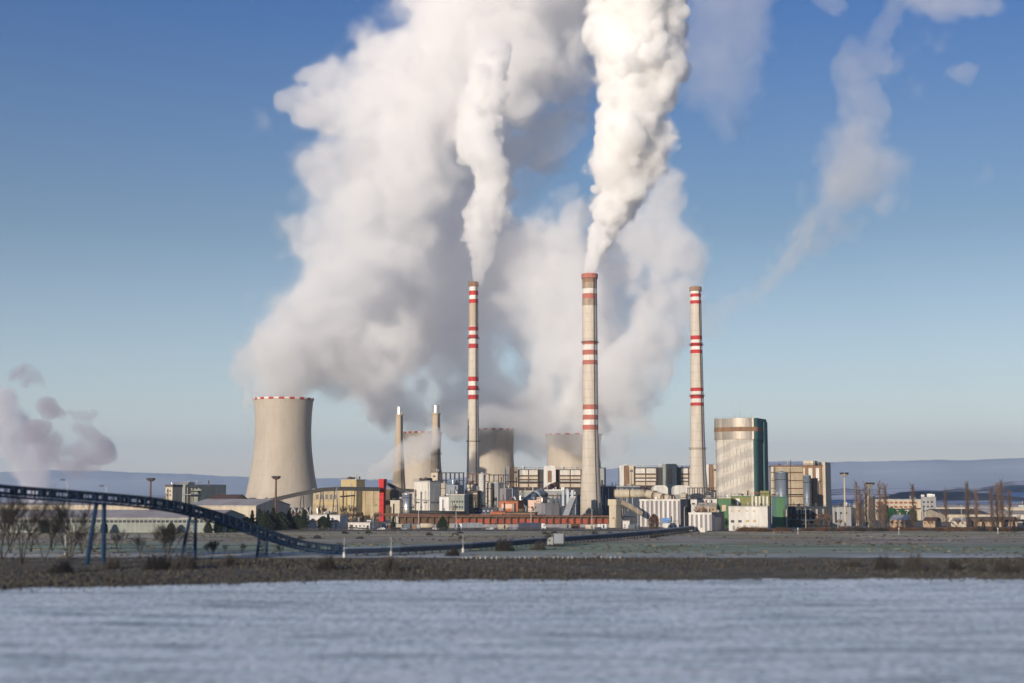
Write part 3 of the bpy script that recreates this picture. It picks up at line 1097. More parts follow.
# boiler houses: steel frame with panels of pale cladding
def boiler_house(label, x0, x1, ytop, Y, cols, th=4):
    B = Block('boiler_house', label, 'boiler house', x0, x1, x1 + 1, ytop, Y, th, b=38)
    part_box('core', 'dark_steel', B.root, -B.a, 0, 1.5, B.b, 0, B.H)
    for kind, a, c_, y0, y1 in cols:
        if kind == 'mod':
            rows_ = [(y0 + .6, y0 + 5.6), (y0 + 7, y0 + 9.6), (y0 + 11, y0 + 13), (y0 + 14.2, y0 + 17.6)]
            n = max(1, round((c_ - a) / 9.5))
            w = (c_ - a) / n
            for i in range(n):
                for k, (ra, rb_) in enumerate(rows_):
                    if rb_ > y1:
                        continue
                    B.front('wall_panel', ('white', 'cream', 'white', 'cream')[k], a + i * w + .5, a + (i + 1) * w - .5, ra, rb_, .1, 1.6)
            fr = MB()
            for i in range(n + 1):
                xq, _ = B.fx(a + i * w)
                fr.box(xq - .4, xq + .4, -.6, 1.5, 0, B.H)
            for ra, rb_ in rows_:
                _, zq = B.fx(a, rb_ + .6)
                xa_, _ = B.fx(a)
                xb_, _ = B.fx(c_)
                fr.box(xa_ + .41, xb_ - .41, -.5, 1.45, zq - .35, zq + .35)
            fr.build('frame', 'rust_steel', B.root)
        elif kind == 'stair':
            xa_, za_ = B.fx(a, y0)
            xb_, zb_ = B.fx(c_, y1)
            m_ = 'white_plain' if Y < 1345 else 'grey_green'
            st = part_box('stair_tower', m_, B.root, xa_, xb_, -7, 1.4, 0, za_)
            mx, mw = (xa_ + xb_) / 2, (xb_ - xa_) * .17
            part_box('window_strip', 'brown' if Y < 1345 else 'glass', st, mx - mw, mx + mw, -7.12, -6.9, zb_ + 2, za_ - 4.5)
        elif kind == 'clad':
            n = 3
            w = (c_ - a) / n
            for i in range(n):
                B.front('wall_panel', ('white_plain', 'brown', 'cream')[i], a + i * w + .1, a + (i + 1) * w - .1, y0, y1, .15 + .5 * (i % 2), 1.6)
            B.front('window', 'glass', a + 2.15 * w, a + 2.75 * w, y0 + 4.5, y0 + 6.5, .3)
    pl = MB()
    for i in range(9):
        xx = -B.a * (i + .5 + rnd.uniform(-.3, .3)) / 9
        hh = rnd.uniform(1, 4.2)
        pl.box(xx - rnd.uniform(.6, 2.2), xx + rnd.uniform(.6, 2.2), 4, 9, B.H + .01, B.H + hh)
    pl.build('roof_plant', 'grey_light', B.root)
    return B


boiler_house('first boiler house with pale panels and a white stair tower, left of the tallest chimney', 505, 598, 469.3, 1340,
             [('clad', 505.5, 518, 466.8, 487), ('mod', 519, 538, 469.5, 494), ('stair', 544, 556, 466, 484.5), ('mod', 559.5, 581, 469.5, 490), ('mod', 582, 597, 469.5, 490)])
boiler_house('second boiler house with dark frame and a grey stair tower, right of the tallest chimney', 619, 718, 467.3, 1350,
             [('clad', 619.3, 634, 465.5, 489), ('mod', 635, 656.5, 467.8, 489), ('stair', 662.5, 676.5, 464, 486), ('mod', 680.5, 697, 467.8, 489), ('clad', 705, 717.5, 464.5, 490)])
B = Block('lift_shaft', 'narrow grey shaft right beside the tallest chimney', 'tower', 600, 604.3, 606, 468.2, 1260, 20)
B.body('grey')
B.roof('dark_steel', .5)
B.front('louvre', 'dark_steel', 601, 603.3, 480, 488)
B = Block('filter_house', 'dark low block behind the big tan duct', 'building', 599, 640, 645, 487, 1200, 8, b=22)
B.body('blue_dark')
B.roof('grey', .8)
for k in range(6):
    B.front('rib', 'grey', 602 + k * 6, 603.2 + k * 6, 488, 505, .5)

# big duct, round topped vessels
pipe('duct', 'big tan duct lying across the works right of the tallest chimney', 'duct', [P(614.5, 493.6, 1080), P(646, 493.6, 1075), P(655, 495.3, 1070), P(664, 498.2, 1062), P(672, 499.5, 1055)], 3.25, 'beige', flange=9, supports=5, n=20)


def vessel(label, x0, x1, y0, y1, Y):
    root = thing('vessel', label, 'tank', (gx((x0 + x1) / 2, Y), Y, 0))
    w = (gx(x1, Y) - gx(x0, Y)) / 2
    zt, zb = P(512, y0, Y)[2], P(512, y1, Y)[2]
    h = zt - zb
    poly = [(-w, zb), (w, zb)] + [(w - 3.2 + 3.2 * math.cos(a), zt - 3.2 + 3.2 * math.sin(a)) for a in np.linspace(0, math.pi / 2, 7)] + [(-w + 3.2 - 3.2 * math.sin(a), zt - 3.2 + 3.2 * math.cos(a)) for a in np.linspace(0, math.pi / 2, 7)]
    b_ = MB().prism(poly, 0, 16).build('shell', 'white_plain', root)
    b_.rotation_euler = (0, 0, R(90))
    b_.location = (0, 0, 0)
    rb = MB()
    for k in range(3):
        rb.box(-w + .3 + k * (2 * w - 1) / 3, -w + .55 + k * (2 * w - 1) / 3, -.06, 0.3, zb, zt - 1.2)
    rb.build('rib', 'grey_light', root)
    part_box('skirt', 'grey', root, -w + .2, w - .2, .5, 15, zb - 4, zb - .01)
    for xx in (-w + 1, w - 1):
        MB().box(xx - .4, xx + .4, 1, 1.8, 0, zb - 4.01).build('leg', 'dark_steel', root)
        MB().box(xx - .4, xx + .4, 13, 13.8, 0, zb - 4.01).build('leg', 'dark_steel', root)


vessel('white round shouldered vessel left of the pair by the idle chimney', 653.5, 668.3, 485.3, 494, 1130)
vessel('white round shouldered vessel touching the foot of the idle chimney', 674, 691, 485.3, 494.5, 1120)

# beige head tower with sloping gallery, striped halls
B = Block('head_tower', 'beige concrete tower with overhanging head near the road', 'tower', 609, 616, 621.2, 505.5, 830, 35)
B.body('beige', 'shaft')
part_box('head', 'beige', B.root, -B.a - .5, .5, -.5, B.b + .5, B.H + .01, P(616, 499.3, 830)[2])
B.front('pipe', 'cream', 614.6, 615.3, 506, 529, .35)
gallery('conveyor_gallery', 'beige gallery sloping down from the beige tower to the striped hall', [P(621, 502.5, 835), P(630, 507, 838), P(641, 514, 842)], 3, 2.4, 'concrete_old', (), 'grey')
B = Block('kiosk', 'small white kiosk at the foot of the beige tower', 'building', 622.5, 629.5, 631, 521, 815, 14, b=6)
B.body('white_plain')
B.roof('grey', .3)
B.front('door', 'grey', 624, 625.6, 524, 528)


def striped_hall(label, x0, xe, x1, ytop, Y, th, n, ybot):
    B = Block('striped_hall', label, 'hall', x0, xe, x1, ytop, Y, th)
    B.body('grey_violet')
    w = (xe - x0) / n
    for i in range(n):
        B.front('white_rib', 'white_plain', x0 + i * w + .1, x0 + (i + .56) * w, ytop + .5, ybot, .7)
    part_box('cornice', 'white_plain', B.root, -B.a - .3, .02, -.9, -.003, B.H - .6, B.H + .5)
    part_box('roof', 'roof_dark', B.root, -B.a, 0, .01, B.b, B.H + .003, B.H + .4)
    return B


B = striped_hall('larger hall striped white and grey behind the round bush', 640, 680.5, 691, 500, 845, 20, 9, 526.5)
B.front('mural', 'blue_bright', 662.5, 671.5, 517.8, 524.5, .74)
B.side('louvre', 'dark_steel', 683, 688, 506, 515)
B = striped_hall('smaller hall striped white and grey with a grey end wall', 689, 712, 724, 513.5, 755, 24, 5, 530.8)
B.side('door', 'grey_light', 714.5, 721, 517.5, 530.5)
B.side('surround', 'white_plain', 713.2, 714, 515, 530.5)
B = Block('kiosk', 'small white plinth box before the smaller striped hall', 'building', 699.5, 705, 707, 528.2, 742, 16, b=3)
B.body('white_plain')
B.roof('grey_light', .2)
B = Block('kiosk', 'low white store under the blue painted patch', 'building', 663, 678.5, 680, 523.6, 826, 10, b=6)
B.body('white_plain')
B.roof('roof_frost', .3)
B.front('door', 'grey', 670, 673, 525.5, 529)
B = Block('workshop', 'white building with dark bay behind the smaller striped hall', 'building', 690.5, 697, 701, 499.5, 860, 24)
B.body('white_plain')
B.roof('roof_dark', .5)
B.front('window', 'glass', 692, 695, 503, 504.6)
B = Block('workshop', 'white building with a dark doorway left of the green block', 'building', 703, 717, 719, 499, 870, 12, b=12)
B.body('white_plain')
B.roof('roof_dark', .5)
B.front('doorway', 'glass', 709.5, 712.5, 500.5, 506)
B.front('doorway', 'cream', 704, 707, 501.5, 505.5)
B = Block('workshop', 'brown brick building with low pitched roof above the smaller striped hall', 'building', 696, 716.5, 718, 507, 830, 14, b=12)
B.body('tan')
MB().prism([(-.3, B.H + .01), (B.b + .3, B.H + .01), (B.b / 2, B.H + 2.4)], -B.a * .95, 0).build('roof', 'cream', B.root)
B.windows([705, 709, 713], [509.5], 1.8, 1.5)
rack('pipe_rack', 'dark pipe rack at the foot of the idle chimney', 690, 719, 487.5, 1060, 10, 4, 6, 'dark_steel', cat='pipe rack')
silo('storage_tank', 'squat tan tank at the foot of the idle chimney', 711, 6, 491.5, 1090, 'concrete_old', 1.5, cat='tank')
silo('storage_tank', 'squat pale tank left of the idle chimney foot', 684, 4, 492.5, 1000, 'cream', 1.2, cat='tank')

# big rounded silo tower
Y = 1000
root = thing('silo_tower', 'massive rounded silo tower with metal cap and teal side', 'silo tower', (gx(740.5, Y), Y, 0))
kx = Y / F


def stadium(x0, x1, d, n=14):
    """plan outline: left end round, right end with rounded corners"""
    r = d / 2
    pts = []
    rl_ = r * .62
    for i in range(n + 1):
        a = math.pi / 2 + math.pi * i / n
        pts.append((x0 + rl_ + rl_ * math.cos(a), r * math.sin(a)))
    q = 3.5
    for i in range(1, 12):               # the long front bows outwards
        k = i / 12
        pts.append((x0 + rl_ + (x1 - q - x0 - rl_) * k, -r - 3.4 * math.sin(math.pi * k) ** .8))
    for i in range(6):
        a = -math.pi / 2 + math.pi / 2 * i / 5
        pts.append((x1 - q + q * math.cos(a), -r + q + q * math.sin(a)))
    for i in range(6):
        a = math.pi / 2 * i / 5
        pts.append((x1 - q + q * math.cos(a), r - q + q * math.sin(a)))
    return pts


def extr(b_, pts, z0, z1, mf):
    o, n = len(b_.v), len(pts)
    b_.v += [(x, y, z0) for x, y in pts] + [(x, y, z1) for x, y in pts]
    for i in range(n):
        j = (i + 1) % n
        b_.f.append([o + i, o + j, o + n + j, o + n + i])
        mx = (pts[i][0] + pts[j][0]) / 2
        my = (pts[i][1] + pts[j][1]) / 2
        b_.m.append(mf(mx, my))
    b_.f.append([o + i for i in range(n)][::-1])
    b_.f.append([o + n + i for i in range(n)])
    b_.m += [0, 0]


Ht = P(512, 419.3, Y)[2]
zc = P(512, 440, Y)[2]
W2 = 16.2
body = MB()
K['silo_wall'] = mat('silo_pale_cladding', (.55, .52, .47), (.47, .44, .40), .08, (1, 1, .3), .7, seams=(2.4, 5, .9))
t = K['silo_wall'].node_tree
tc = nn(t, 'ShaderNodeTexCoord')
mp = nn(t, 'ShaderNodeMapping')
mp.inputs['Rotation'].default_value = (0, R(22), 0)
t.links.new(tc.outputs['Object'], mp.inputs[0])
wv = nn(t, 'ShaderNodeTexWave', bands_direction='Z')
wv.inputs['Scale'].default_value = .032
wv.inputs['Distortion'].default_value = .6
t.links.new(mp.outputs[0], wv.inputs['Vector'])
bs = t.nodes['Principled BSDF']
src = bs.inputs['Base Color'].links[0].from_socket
t.links.new(mixc(t, .8, src, ramp(t, wv.outputs['Fac'], [(.25, (.80, .80, .80)), (.75, (1.12, 1.11, 1.08))]), 'MULTIPLY'), bs.inputs['Base Color'])  # slanting bands of light and shadow on the tower, painted into the cladding colour
K['silo_cap'] = mat('silo_metal_cap', (.42, .38, .33), (.32, .29, .25), .1, (1, 1, .3), .5, .3, seams=(3, 0, .85))
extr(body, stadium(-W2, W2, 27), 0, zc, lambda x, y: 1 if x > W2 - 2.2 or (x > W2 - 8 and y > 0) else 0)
cap = MB()
extr(cap, stadium(-W2 - .7, W2 + .7, 28.4), zc + .01, Ht, lambda x, y: 1 if x > W2 - 2 else 0)
oc = cap.build('cap', ['silo_cap', 'teal'], root)
bnd = MB()
extr(bnd, stadium(-W2 - .85, W2 + .85, 28.7), P(512, 432.3, Y)[2], P(512, 428, Y)[2], lambda x, y: 0)
ob2 = bnd.build('brown_band', 'brown', root)
sl = body
for col_ in range(8):
    for row in range(5):
        xx = -7 + col_ * 2.5
        zz = 14 + row * 10 + col_ * .55
        yy = -13.5 - 3.4 * math.sin(math.pi * min(1, max(0, (xx + W2 - 8.4) / (2 * W2 - 11.9)))) ** .8
        sl.box(xx - .13, xx + .13, yy - .16, yy + .3, zz, zz + 4.5, 2)
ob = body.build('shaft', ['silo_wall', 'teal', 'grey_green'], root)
part_box('recess', 'dark_steel', root, W2 - .2, W2 + .08, -8.5, -6, 0, zc)
part_box('stair_shaft', 'teal', root, W2 + .01, W2 + 1.6, 1, 10, 0, Ht - 2)
rl = MB()
for i in range(26):
    p = stadium(-W2, W2, 27)[i]
    rl.tube((p[0], p[1], Ht), (p[0], p[1], Ht + 1.2), .08, n=4)
rl.build('railing', 'dark_steel', root)
an = MB()
for xx, hh in ((-3, 4), (1, 5.5), (4, 3.2), (9, 2.6)):
    an.tube((xx, 0, Ht), (xx, 0, Ht + hh), .14, n=5)
an.build('aerials', 'grey_light', root)
root.rotation_euler = (0, 0, R(-25))

# green and white buildings at the right front
B = Block('process_block', 'green clad block left of the white building', 'building', 718, 731, 734, 499, 835, 14, b=14)
B.body('green')
B.roof('olive', .4)
B.front('hatch', 'pink', 722, 726, 505, 511)
B = Block('process_block', 'olive clad shed at the foot of the silo tower', 'building', 731, 751, 753, 497, 850, 12, b=14)
B.body('olive')
B.roof('green', .5)
B.front('tank_niche', 'white_plain', 735.5, 740, 498.5, 503.5)
B = Block('process_block', 'white and olive striped block on the right of the silo foot', 'building', 751, 769.5, 771.5, 496, 840, 14, b=12)
B.body('olive')
for i in range(5):
    B.front('white_rib', 'white_plain', 751.5 + i * 3.7, 753.4 + i * 3.7, 496.3, 508, .4)
part_box('roof_house', 'olive', B.root, -B.a * .52, -.2, 1, 8, B.H + .01, B.H + 3)
B = Block('workshop', 'white two storey building with amber windows by the reddish hedge', 'building', 728.3, 767.5, 771.5, 507, 762, 13)
B.body('white_plain')
B.roof('roof_frost', .4, .2)
B.windows([732.6, 740], [521.3], 3.4, 2.6, 'glass', 'grey_light')
B.windows([747.5, 754.5], [521], 3, 2.4, 'glass_warm', 'white_paint')
B.windows([732, 739, 747, 754], [511], 2.2, 1.4, 'glass_warm')
B.front('door', 'grey', 732.5, 735, 525.8, 530.5)
B = Block('process_block', 'teal and green tall shed right of the white building', 'building', 771.5, 787.5, 790, 497.5, 825, 12, b=14)
B.body('green')
B.roof('teal', .5)
B.front('panel', 'teal', 771.6, 776, 497.6, 528, .25)
B.front('panel', 'teal', 784, 787.4, 497.6, 528, .25)
silo('storage_silo', 'blue grey steel silo rising behind the teal shed', 782.6, 6.3, 471.5, 870, 'steel_silo', .7)
B = Block('boiler_house', 'tan ribbed boiler house right of the silo tower', 'boiler house', 771, 805, 808, 466.5, 948, 8, b=24)
B.body('dirty_cream')
B.roof('rust_steel', .7)
for k in range(5):
    B.front('floor_band', 'rust_steel', 771.2, 804.8, 472 + k * 8, 472.9 + k * 8, .5)
for x_ in (775, 790.5, 804):
    B.front('column', 'dark_steel', x_ - .7, x_ + .5, 467, 515, .9)
B.front('wall_panel', 'white_plain', 771.3, 773.5, 467, 494, .3)
B = Block('boiler_house', 'white and brown banded boiler house at the right end of the works', 'boiler house', 803, 822, 827.5, 466, 940, 20)
B.body('brown')
B.roof('rust_steel', .6)
for a_, c_, m_ in ((803.3, 806, 'cream'), (808.5, 813.3, 'white'), (815.8, 820, 'white_plain')):
    B.front('wall_panel', m_, a_, c_, 468, 506, .6)
part_box('roof_house', 'cream', B.root, -B.a * .98, -B.a * .45, 2, B.b - 3, B.H + .61, B.H + 3.6)
part_box('lift_shaft', 'cream', B.root, .01, 2.2, 1.5, B.b + 2, 0, P(825, 462, 940)[2])
silo('storage_silo', 'blue grey and brown silo before the banded boiler house', 808, 4.0, 475, 890, 'steel_silo', .7)
B = Block('process_block', 'brown ribbed block touching the right side of the blue grey silo', 'building', 810, 815, 818, 479, 900, 30)
B.body('brown')
B.roof('rust_steel', .5)
B.front('duct', 'rust_steel', 811.5, 812.7, 482, 505, .6)
B = Block('process_block', 'low dark steel building under the right hand boiler houses', 'building', 788, 829, 832, 507.5, 880, 6, b=18)
B.body('dark_steel')
B.roof('blue_dark', .6)
for k in range(6):
    B.front('duct', 'steel_silo' if k % 2 else 'grey', 790 + k * 6.4, 792.2 + k * 6.4, 509, 519, .8)
B.front('walkway', 'rust_steel', 788.2, 828.8, 514, 514.8, 1.5)
rack('pipe_rack', 'dark pipe rack on stilts before the low dark steel building', 789, 829, 520, 850, 8, 2, 8, 'dark_steel', cat='pipe rack', deck='blue_dark')

# long red wagon shed behind the trucks
xa, xb = gx(398, 845), gx(609, 845)
root = thing('wagon_shed', 'long low shed with orange red panels and brown roof along the road', 'shed', (xa, 845, 0))
L = xb - xa
zr = P(512, 517, 845)[2]
part_box('wall', 'brown_dark', root, 0, L, 1, 9, 0, zr)
part_box('roof', 'brown_roof', root, -1, L + 1, -1.2, 10, zr + .003, zr + .8)
n = 30
for i in range(n):
    x0_ = L * i / n
    if i > 7:
        part_box('red_panel', 'orange_red', root, x0_ + .3, x0_ + L / n - .3, .8, 1.1, zr * .36, zr * .80)
    else:
        part_box('dark_panel', 'rust_steel', root, x0_ + .7, x0_ + L / n - .7, .8, 1.1, zr * .3, zr * .75)
    part_box('post', 'rust_steel', root, x0_ - .25, x0_ + .25, -.9, -.4, 0, zr)
part_box('low_wall', 'grey_violet', root, 0, L, -1.6, -1.3, 0, zr * .3)
pipe('pipeline', 'rusty pipeline on low supports above the wagon shed', 'pipe', [P(384, 514.5, 870), P(470, 515.3, 870), P(540, 516, 870)], .8, 'rust_steel', supports=8)
pipe('pipeline', 'dark pipeline on supports below the tall white block', 'pipe', [P(412, 512, 890), P(466, 513, 890)], 1.1, 'dark_steel', supports=5)

# ------------------------------------------------------------------ light masts and poles
mast('tall light mast left of the grey green block', 149.7, 900, 478)
mast('light mast in front of the lone cooling tower', 275.3, 860, 476)
mast('lattice light mast standing alone right of the works', 845.5, 800, 472.5, 4, 'beige', .6)
mast('thick light mast between the poplars right of the works', 871, 800, 482.5, 6, 'beige', 1.5)


def lamp(label, px, Y, ytop, name='street_lamp', side=-1):
    root = thing(name, label, 'street lamp', (gx(px, Y), Y, 0))
    H = P(512, ytop, Y)[2]
    MB().tube((0, 0, 0), (0, 0, H), .16, .09, 6).tube((0, 0, H), (side * 1.6, 0, H + .5), .08, n=5).build('pole', 'grey_light', root)
    MB().box(side * 1.6 - .7, side * 1.6 + .7, -.3, .3, H + .35, H + .75).build('lamp_head', 'dark_steel', root)
    return root


lamp('street lamp with arm above the blue conveyor, nearer the sloping trestle', 104.5, 470, 487.5)
lamp('street lamp above the blue conveyor on the far left', 65, 470, 481.5)
lamp('tall street lamp by the white gatehouse', 336, 810, 488, side=1)
lamp('street lamp before the tall white block', 418.5, 815, 508, side=1)

# ------------------------------------------------------------------ right side: town
B = Block('office_block', 'white four storey office with rust red window panels', 'building', 874, 921, 923, 499.8, 1050, 4, b=16)
B.body('cream')
B.roof('grey_light', .5)
B.windows([877.5 + 4.7 * k for k in range(9)], [502.6, 507], 3.2, 1.9, 'glass_red')
B.windows([877.5 + 4.7 * k for k in range(9)], [511.6], 3.2, 1.9, 'glass')
B = Block('office_block', 'taller grey stair block at the right end of the white office', 'building', 921, 936, 941, 498, 1040, 16)
B.body('grey')
B.roof('grey', .6)
B.windows([924, 928, 932], [502, 506.5, 511], 2.2, 1.8, 'glass')
for y_ in (502, 507, 512):
    B.side('window', 'glass_warm', 938.2, 940.8, y_ - 1, y_ + 1)
part_box('lift_house', 'grey_light', B.root, -B.a * .6, -B.a * .2, 3, 8, B.H + .61, B.H + 3)
B = Block('house', 'cream house with white gable between the lattice mast and the poplars', 'house', 853, 858, 862, 505, 880, 30)
B.body('cream')
MB().prism([(-.4, B.H + .01), (B.b + .4, B.H + .01), (B.b / 2, B.H + 2.6)], -B.a - .3, .3).build('roof', 'grey_light', B.root)
B.windows([855, 857], [509, 513], 1, 1.3)
B = Block('workshop', 'dark grey shed left of the lattice mast', 'building', 832, 851, 854, 507, 870, 12, b=14)
B.body('grey')
B.roof('roof_dark', .5)
B.windows([836, 841, 846], [513], 2.4, 2)
B = Block('house', 'cream narrow building behind the thick light mast', 'house', 864, 872, 875, 496.5, 1000, 20)
B.body('cream')
B.roof('grey_light', .5)
B.windows([866.5, 870], [501, 506, 511], 1.4, 1.7)


def cottage(label, x0, xe, x1, ytop, yridge, Y, th, m, roof_m, wins):
    B = Block('house', label, 'house', x0, xe, x1, ytop, Y, th)
    B.body(m)
    rz = P(xe, yridge, Y)[2]
    MB().prism([(-.5, B.H + .01), (B.b + .5, B.H + .01), (B.b / 2, max(rz, B.H + 1.2))], -B.a - .4, .4).build('roof', roof_m, B.root)
    B.windows(wins, [(ytop + 529) / 2 - 2], 1.5, 1.6)
    part_box('chimney_stack', 'tan', B.root, -B.a * .6 - .4, -B.a * .6 + .4, B.b / 2 - .4, B.b / 2 + .4, B.H + .5, max(rz, B.H + 1.2) + 1.2)
    return B


cottage('tan house with pale roof below the two green domed trees', 888.5, 905, 913, 520, 515, 830, 30, 'tan', 'grey_light', [892, 896.5, 901])
cottage('tan house right of the pale roofed house, reddish roof', 922, 935, 940, 521, 517.5, 840, 25, 'tan', 'brown_roof', [925, 929, 933])
cottage('low tan house among the poplars on the right', 950, 966, 971, 521.5, 518, 850, 25, 'beige', 'roof_frost', [953, 958, 962.5])
cottage('small yellow house between the poplars near the right edge', 996, 1001, 1004, 520.5, 516.5, 850, 30, 'yellow_pale', 'brown_roof', [998.5])
hall('long_hall', 'long white hall with grey roof right of the office', 944, 990, 514.5, 509.5, 1000, 30, 'cream', 'roof_dark')
hall('long_hall', 'white hall with frosted roof behind the tall poplars', 984, 1012, 513, 508, 1120, 25, 'white', 'roof_frost')
hall('long_hall', 'bright white hall at the right edge', 1013, 1100, 515, 511, 980, 24, 'white_plain', 'cream')
hall('long_hall', 'tan roofed distant hall left of the dark wooded hill', 900, 1060, 507.5, 505, 1500, 30, 'cream', 'roof_frost')
hall('low_shed', 'long low shed with dark roof under the poplars on the right', 975, 1018, 519.5, 517.5, 870, 10, 'tan', 'roof_dark', cat='shed')
pipe('pipeline', 'dark overhead pipeline crossing behind the right hand poplars', 'pipe', [P(978, 520.5, 815), P(1060, 520.5, 815)], .7, 'dark_steel', supports=8)
B = Block('house', 'tall blue grey distant block near the right edge', 'building', 1018, 1024, 1027, 505, 1500, 20, b=14)
B.body('steel_silo')
B.roof()
B.windows([1020, 1022.5], [508, 511], 1, 1)

# pipes on the walls, vents and railings on the roofs of the works
for k, B in enumerate(BLOCKS):
    cat_ = B.root['category']
    if cat_ not in ('building', 'boiler house', 'hall') or B.a < 5:
        continue
    r = random.Random(100 + k)
    big = B.a > 12
    for q in range(0 if cat_ == 'hall' or 'amber' in B.root['label'] else r.choice((1, 2, 2, 3)) + (2 if big else 0)):
        xx = -B.a * r.uniform(.04, .96)
        z1 = B.H * r.uniform(.6, 1.0) - .3
        pr = r.uniform(.12, .34)
        MB().tube((xx, -pr - .75, B.H * r.uniform(.02, .25)), (xx, -pr - .75, z1), pr, n=8).build('wall_pipe', r.choice(('grey_light', 'rust_steel', 'dark_steel', 'cream')), B.root)
    if big and cat_ != 'hall' and 'amber' not in B.root['label']:
        zz = B.H * r.uniform(.3, .75)
        MB().tube((-B.a + .5, -1.5, zz), (-.5, -1.5, zz + r.uniform(-1, 1)), r.uniform(.2, .5), n=8).build('wall_pipe', r.choice(('grey_light', 'rust_steel', 'dark_steel')), B.root)
    top = B.H + (.75 if cat_ != 'hall' else .45)
    for q in range(r.choice((2, 3, 4)) + (2 if big else 0)):
        xx, yy = -B.a * r.uniform(.06, .9), B.b * r.uniform(.08, .8)
        w_, h_ = r.uniform(.5, 1.5), r.uniform(.6, 2.2)
        if r.random() < .5:
            MB().box(xx - w_, xx + w_, yy, yy + w_ * 1.4, top, top + h_).build('roof_vent', r.choice(('grey_light', 'grey', 'dark_steel', 'rust_steel')), B.root)
        else:
            MB().tube((xx, yy, top), (xx, yy, top + h_ * 1.5), w_ * .35, n=10).tube((xx, yy, top + h_ * 1.5), (xx, yy, top + h_ * 1.5 + .3), w_ * .55, n=10).build('roof_vent', r.choice(('grey_light', 'silver', 'rust_steel')), B.root)
    if cat_ != 'hall':
        rl = MB()
        nb = max(3, int(B.a / 2.2))
        for q in range(nb + 1):
            rl.tube((-B.a * q / nb, .1, B.H), (-B.a * q / nb, .1, B.H + 1.75), .07, n=4)
        for zz in (1.2, 1.7):
            rl.tube((-B.a, .1, B.H + zz), (0, .1, B.H + zz), .07, n=4)
        rl.build('roof_railing', 'dark_steel', B.root)

# ------------------------------------------------------------------ blue inclined conveyor in front
cpath = [(-140, 480, 340), (-60, 485, 360), (0, 491, 380), (100, 498.2, 404), (150, 502.5, 418), (190, 509.5, 432), (225, 520, 446), (262, 533.0, 458), (305, 547.5, 470), (345, 555.3, 476)]
pts = [Vector(P(*c_)) for c_ in cpath]
pts[-1].z = 1.7
o = pts[0]
root = thing('belt_conveyor', 'blue inclined belt conveyor bridge curving down on the left', 'conveyor', (o.x, o.y, 0))
off = Vector((o.x, o.y, 0))
dense = []
for p, q in zip(pts, pts[1:]):
    k = max(1, int((q - p).length / 2.7))
    dense += [p.lerp(q, i / k) for i in range(k)]
dense.append(pts[-1])
for _ in range(8):                       # round the kinks
    dense = [dense[0]] + [(a + b_ * 2 + c_) / 4 for a, b_, c_ in zip(dense, dense[1:], dense[2:])] + [dense[-1]]
top, bot, belt, posts_ = MB(), MB(), MB(), MB()
HG = 2.9
up = Vector((0, 0, 1))
for i, (p, q) in enumerate(zip(dense, dense[1:])):
    p, q = p - off, q - off
    d = (q - p).normalized()
    sd_ = Vector((d.y, -d.x, 0)).normalized() * 1.45
    top.beam(p + up * HG * .36, q + up * HG * .36, 2.7, .62)                      # hood over the belt
    for s_ in (-1, 1):
        top.beam(p + up * (HG / 2 + .05) + sd_ * s_, q + up * (HG / 2 + .05) + sd_ * s_, .22, .28)
        bot.beam(p - up * HG / 2 + sd_ * s_, q - up * HG / 2 + sd_ * s_, .35, .42)
        posts_.beam(p - up * HG / 2 + sd_ * s_, p + up * HG / 2 + sd_ * s_, .28, .28)
        posts_.beam(p - up * HG / 2 + sd_ * s_, q - up * HG * .05 + sd_ * s_, .16, .16)
    belt.beam(p - up * .52, q - up * .52, 2.3, .62)
    if i % 3:
        m_ = p.lerp(q, rnd.uniform(.3, .7))
        belt.beam(m_ - d * rnd.uniform(.3, .8) + up * .2, m_ + d * rnd.uniform(.3, .8) + up * .2, 2.2, 1.1)
top.build('belt_hood', 'blue_dark', root)
bot.build('bottom_chord', 'blue_steel', root)
belt.build('belt_bed', 'blue_dark', root)
posts_.build('side_lattice', 'blue_steel', root)
for (xa_, ya_, xb_, yb_, yt, wid, lace) in ((86.5, 566, 103.5, 564, 403, .5, 0), (180.5, 555, 195, 560, 432, .45, 1), (256.8, 556, 266.3, 557, 459, .4, 1)):
    legs = []
    for px, py, tx in ((xa_, ya_, xa_ + (10 if yt < 450 else 2.5)), (xb_, yb_, xb_ + .8)):
        base = Vector((gx(px, yt), yt, 0)) - off
        pc = [512 + q.x / (q.y * CP + (q.z - CAM_H) * SP) * F for q in dense]
        tp = Vector([float(np.interp(tx, pc, [q[k] for q in dense])) for k in range(3)]) - off - Vector((0, 0, HG / 2 + .2))
        legs.append((base, tp))
    for dy in (-.8, .8):
        for base, tp in legs:
            MB().beam(base + Vector((0, dy, 0)), tp + Vector((0, dy, 0)), wid * 1.25, wid * 1.25).build('leg', 'blue_steel', root)
    br = MB()
    n_ = 5
    for k in range(n_ if lace else 1):
        a, c_ = (k / n_ * .92, (k + 1) / n_ * .92) if lace else (.7, .74)
        br.beam(legs[1][0].lerp(legs[1][1], c_), legs[0][0].lerp(legs[0][1], c_), .22, .22)
        if lace:
            br.beam(legs[0][0].lerp(legs[0][1], a), legs[1][0].lerp(legs[1][1], c_), .14, .14)
            br.beam(legs[1][0].lerp(legs[1][1], a), legs[0][0].lerp(legs[0][1], c_), .14, .14)
    br.build('lattice', 'blue_steel', root)

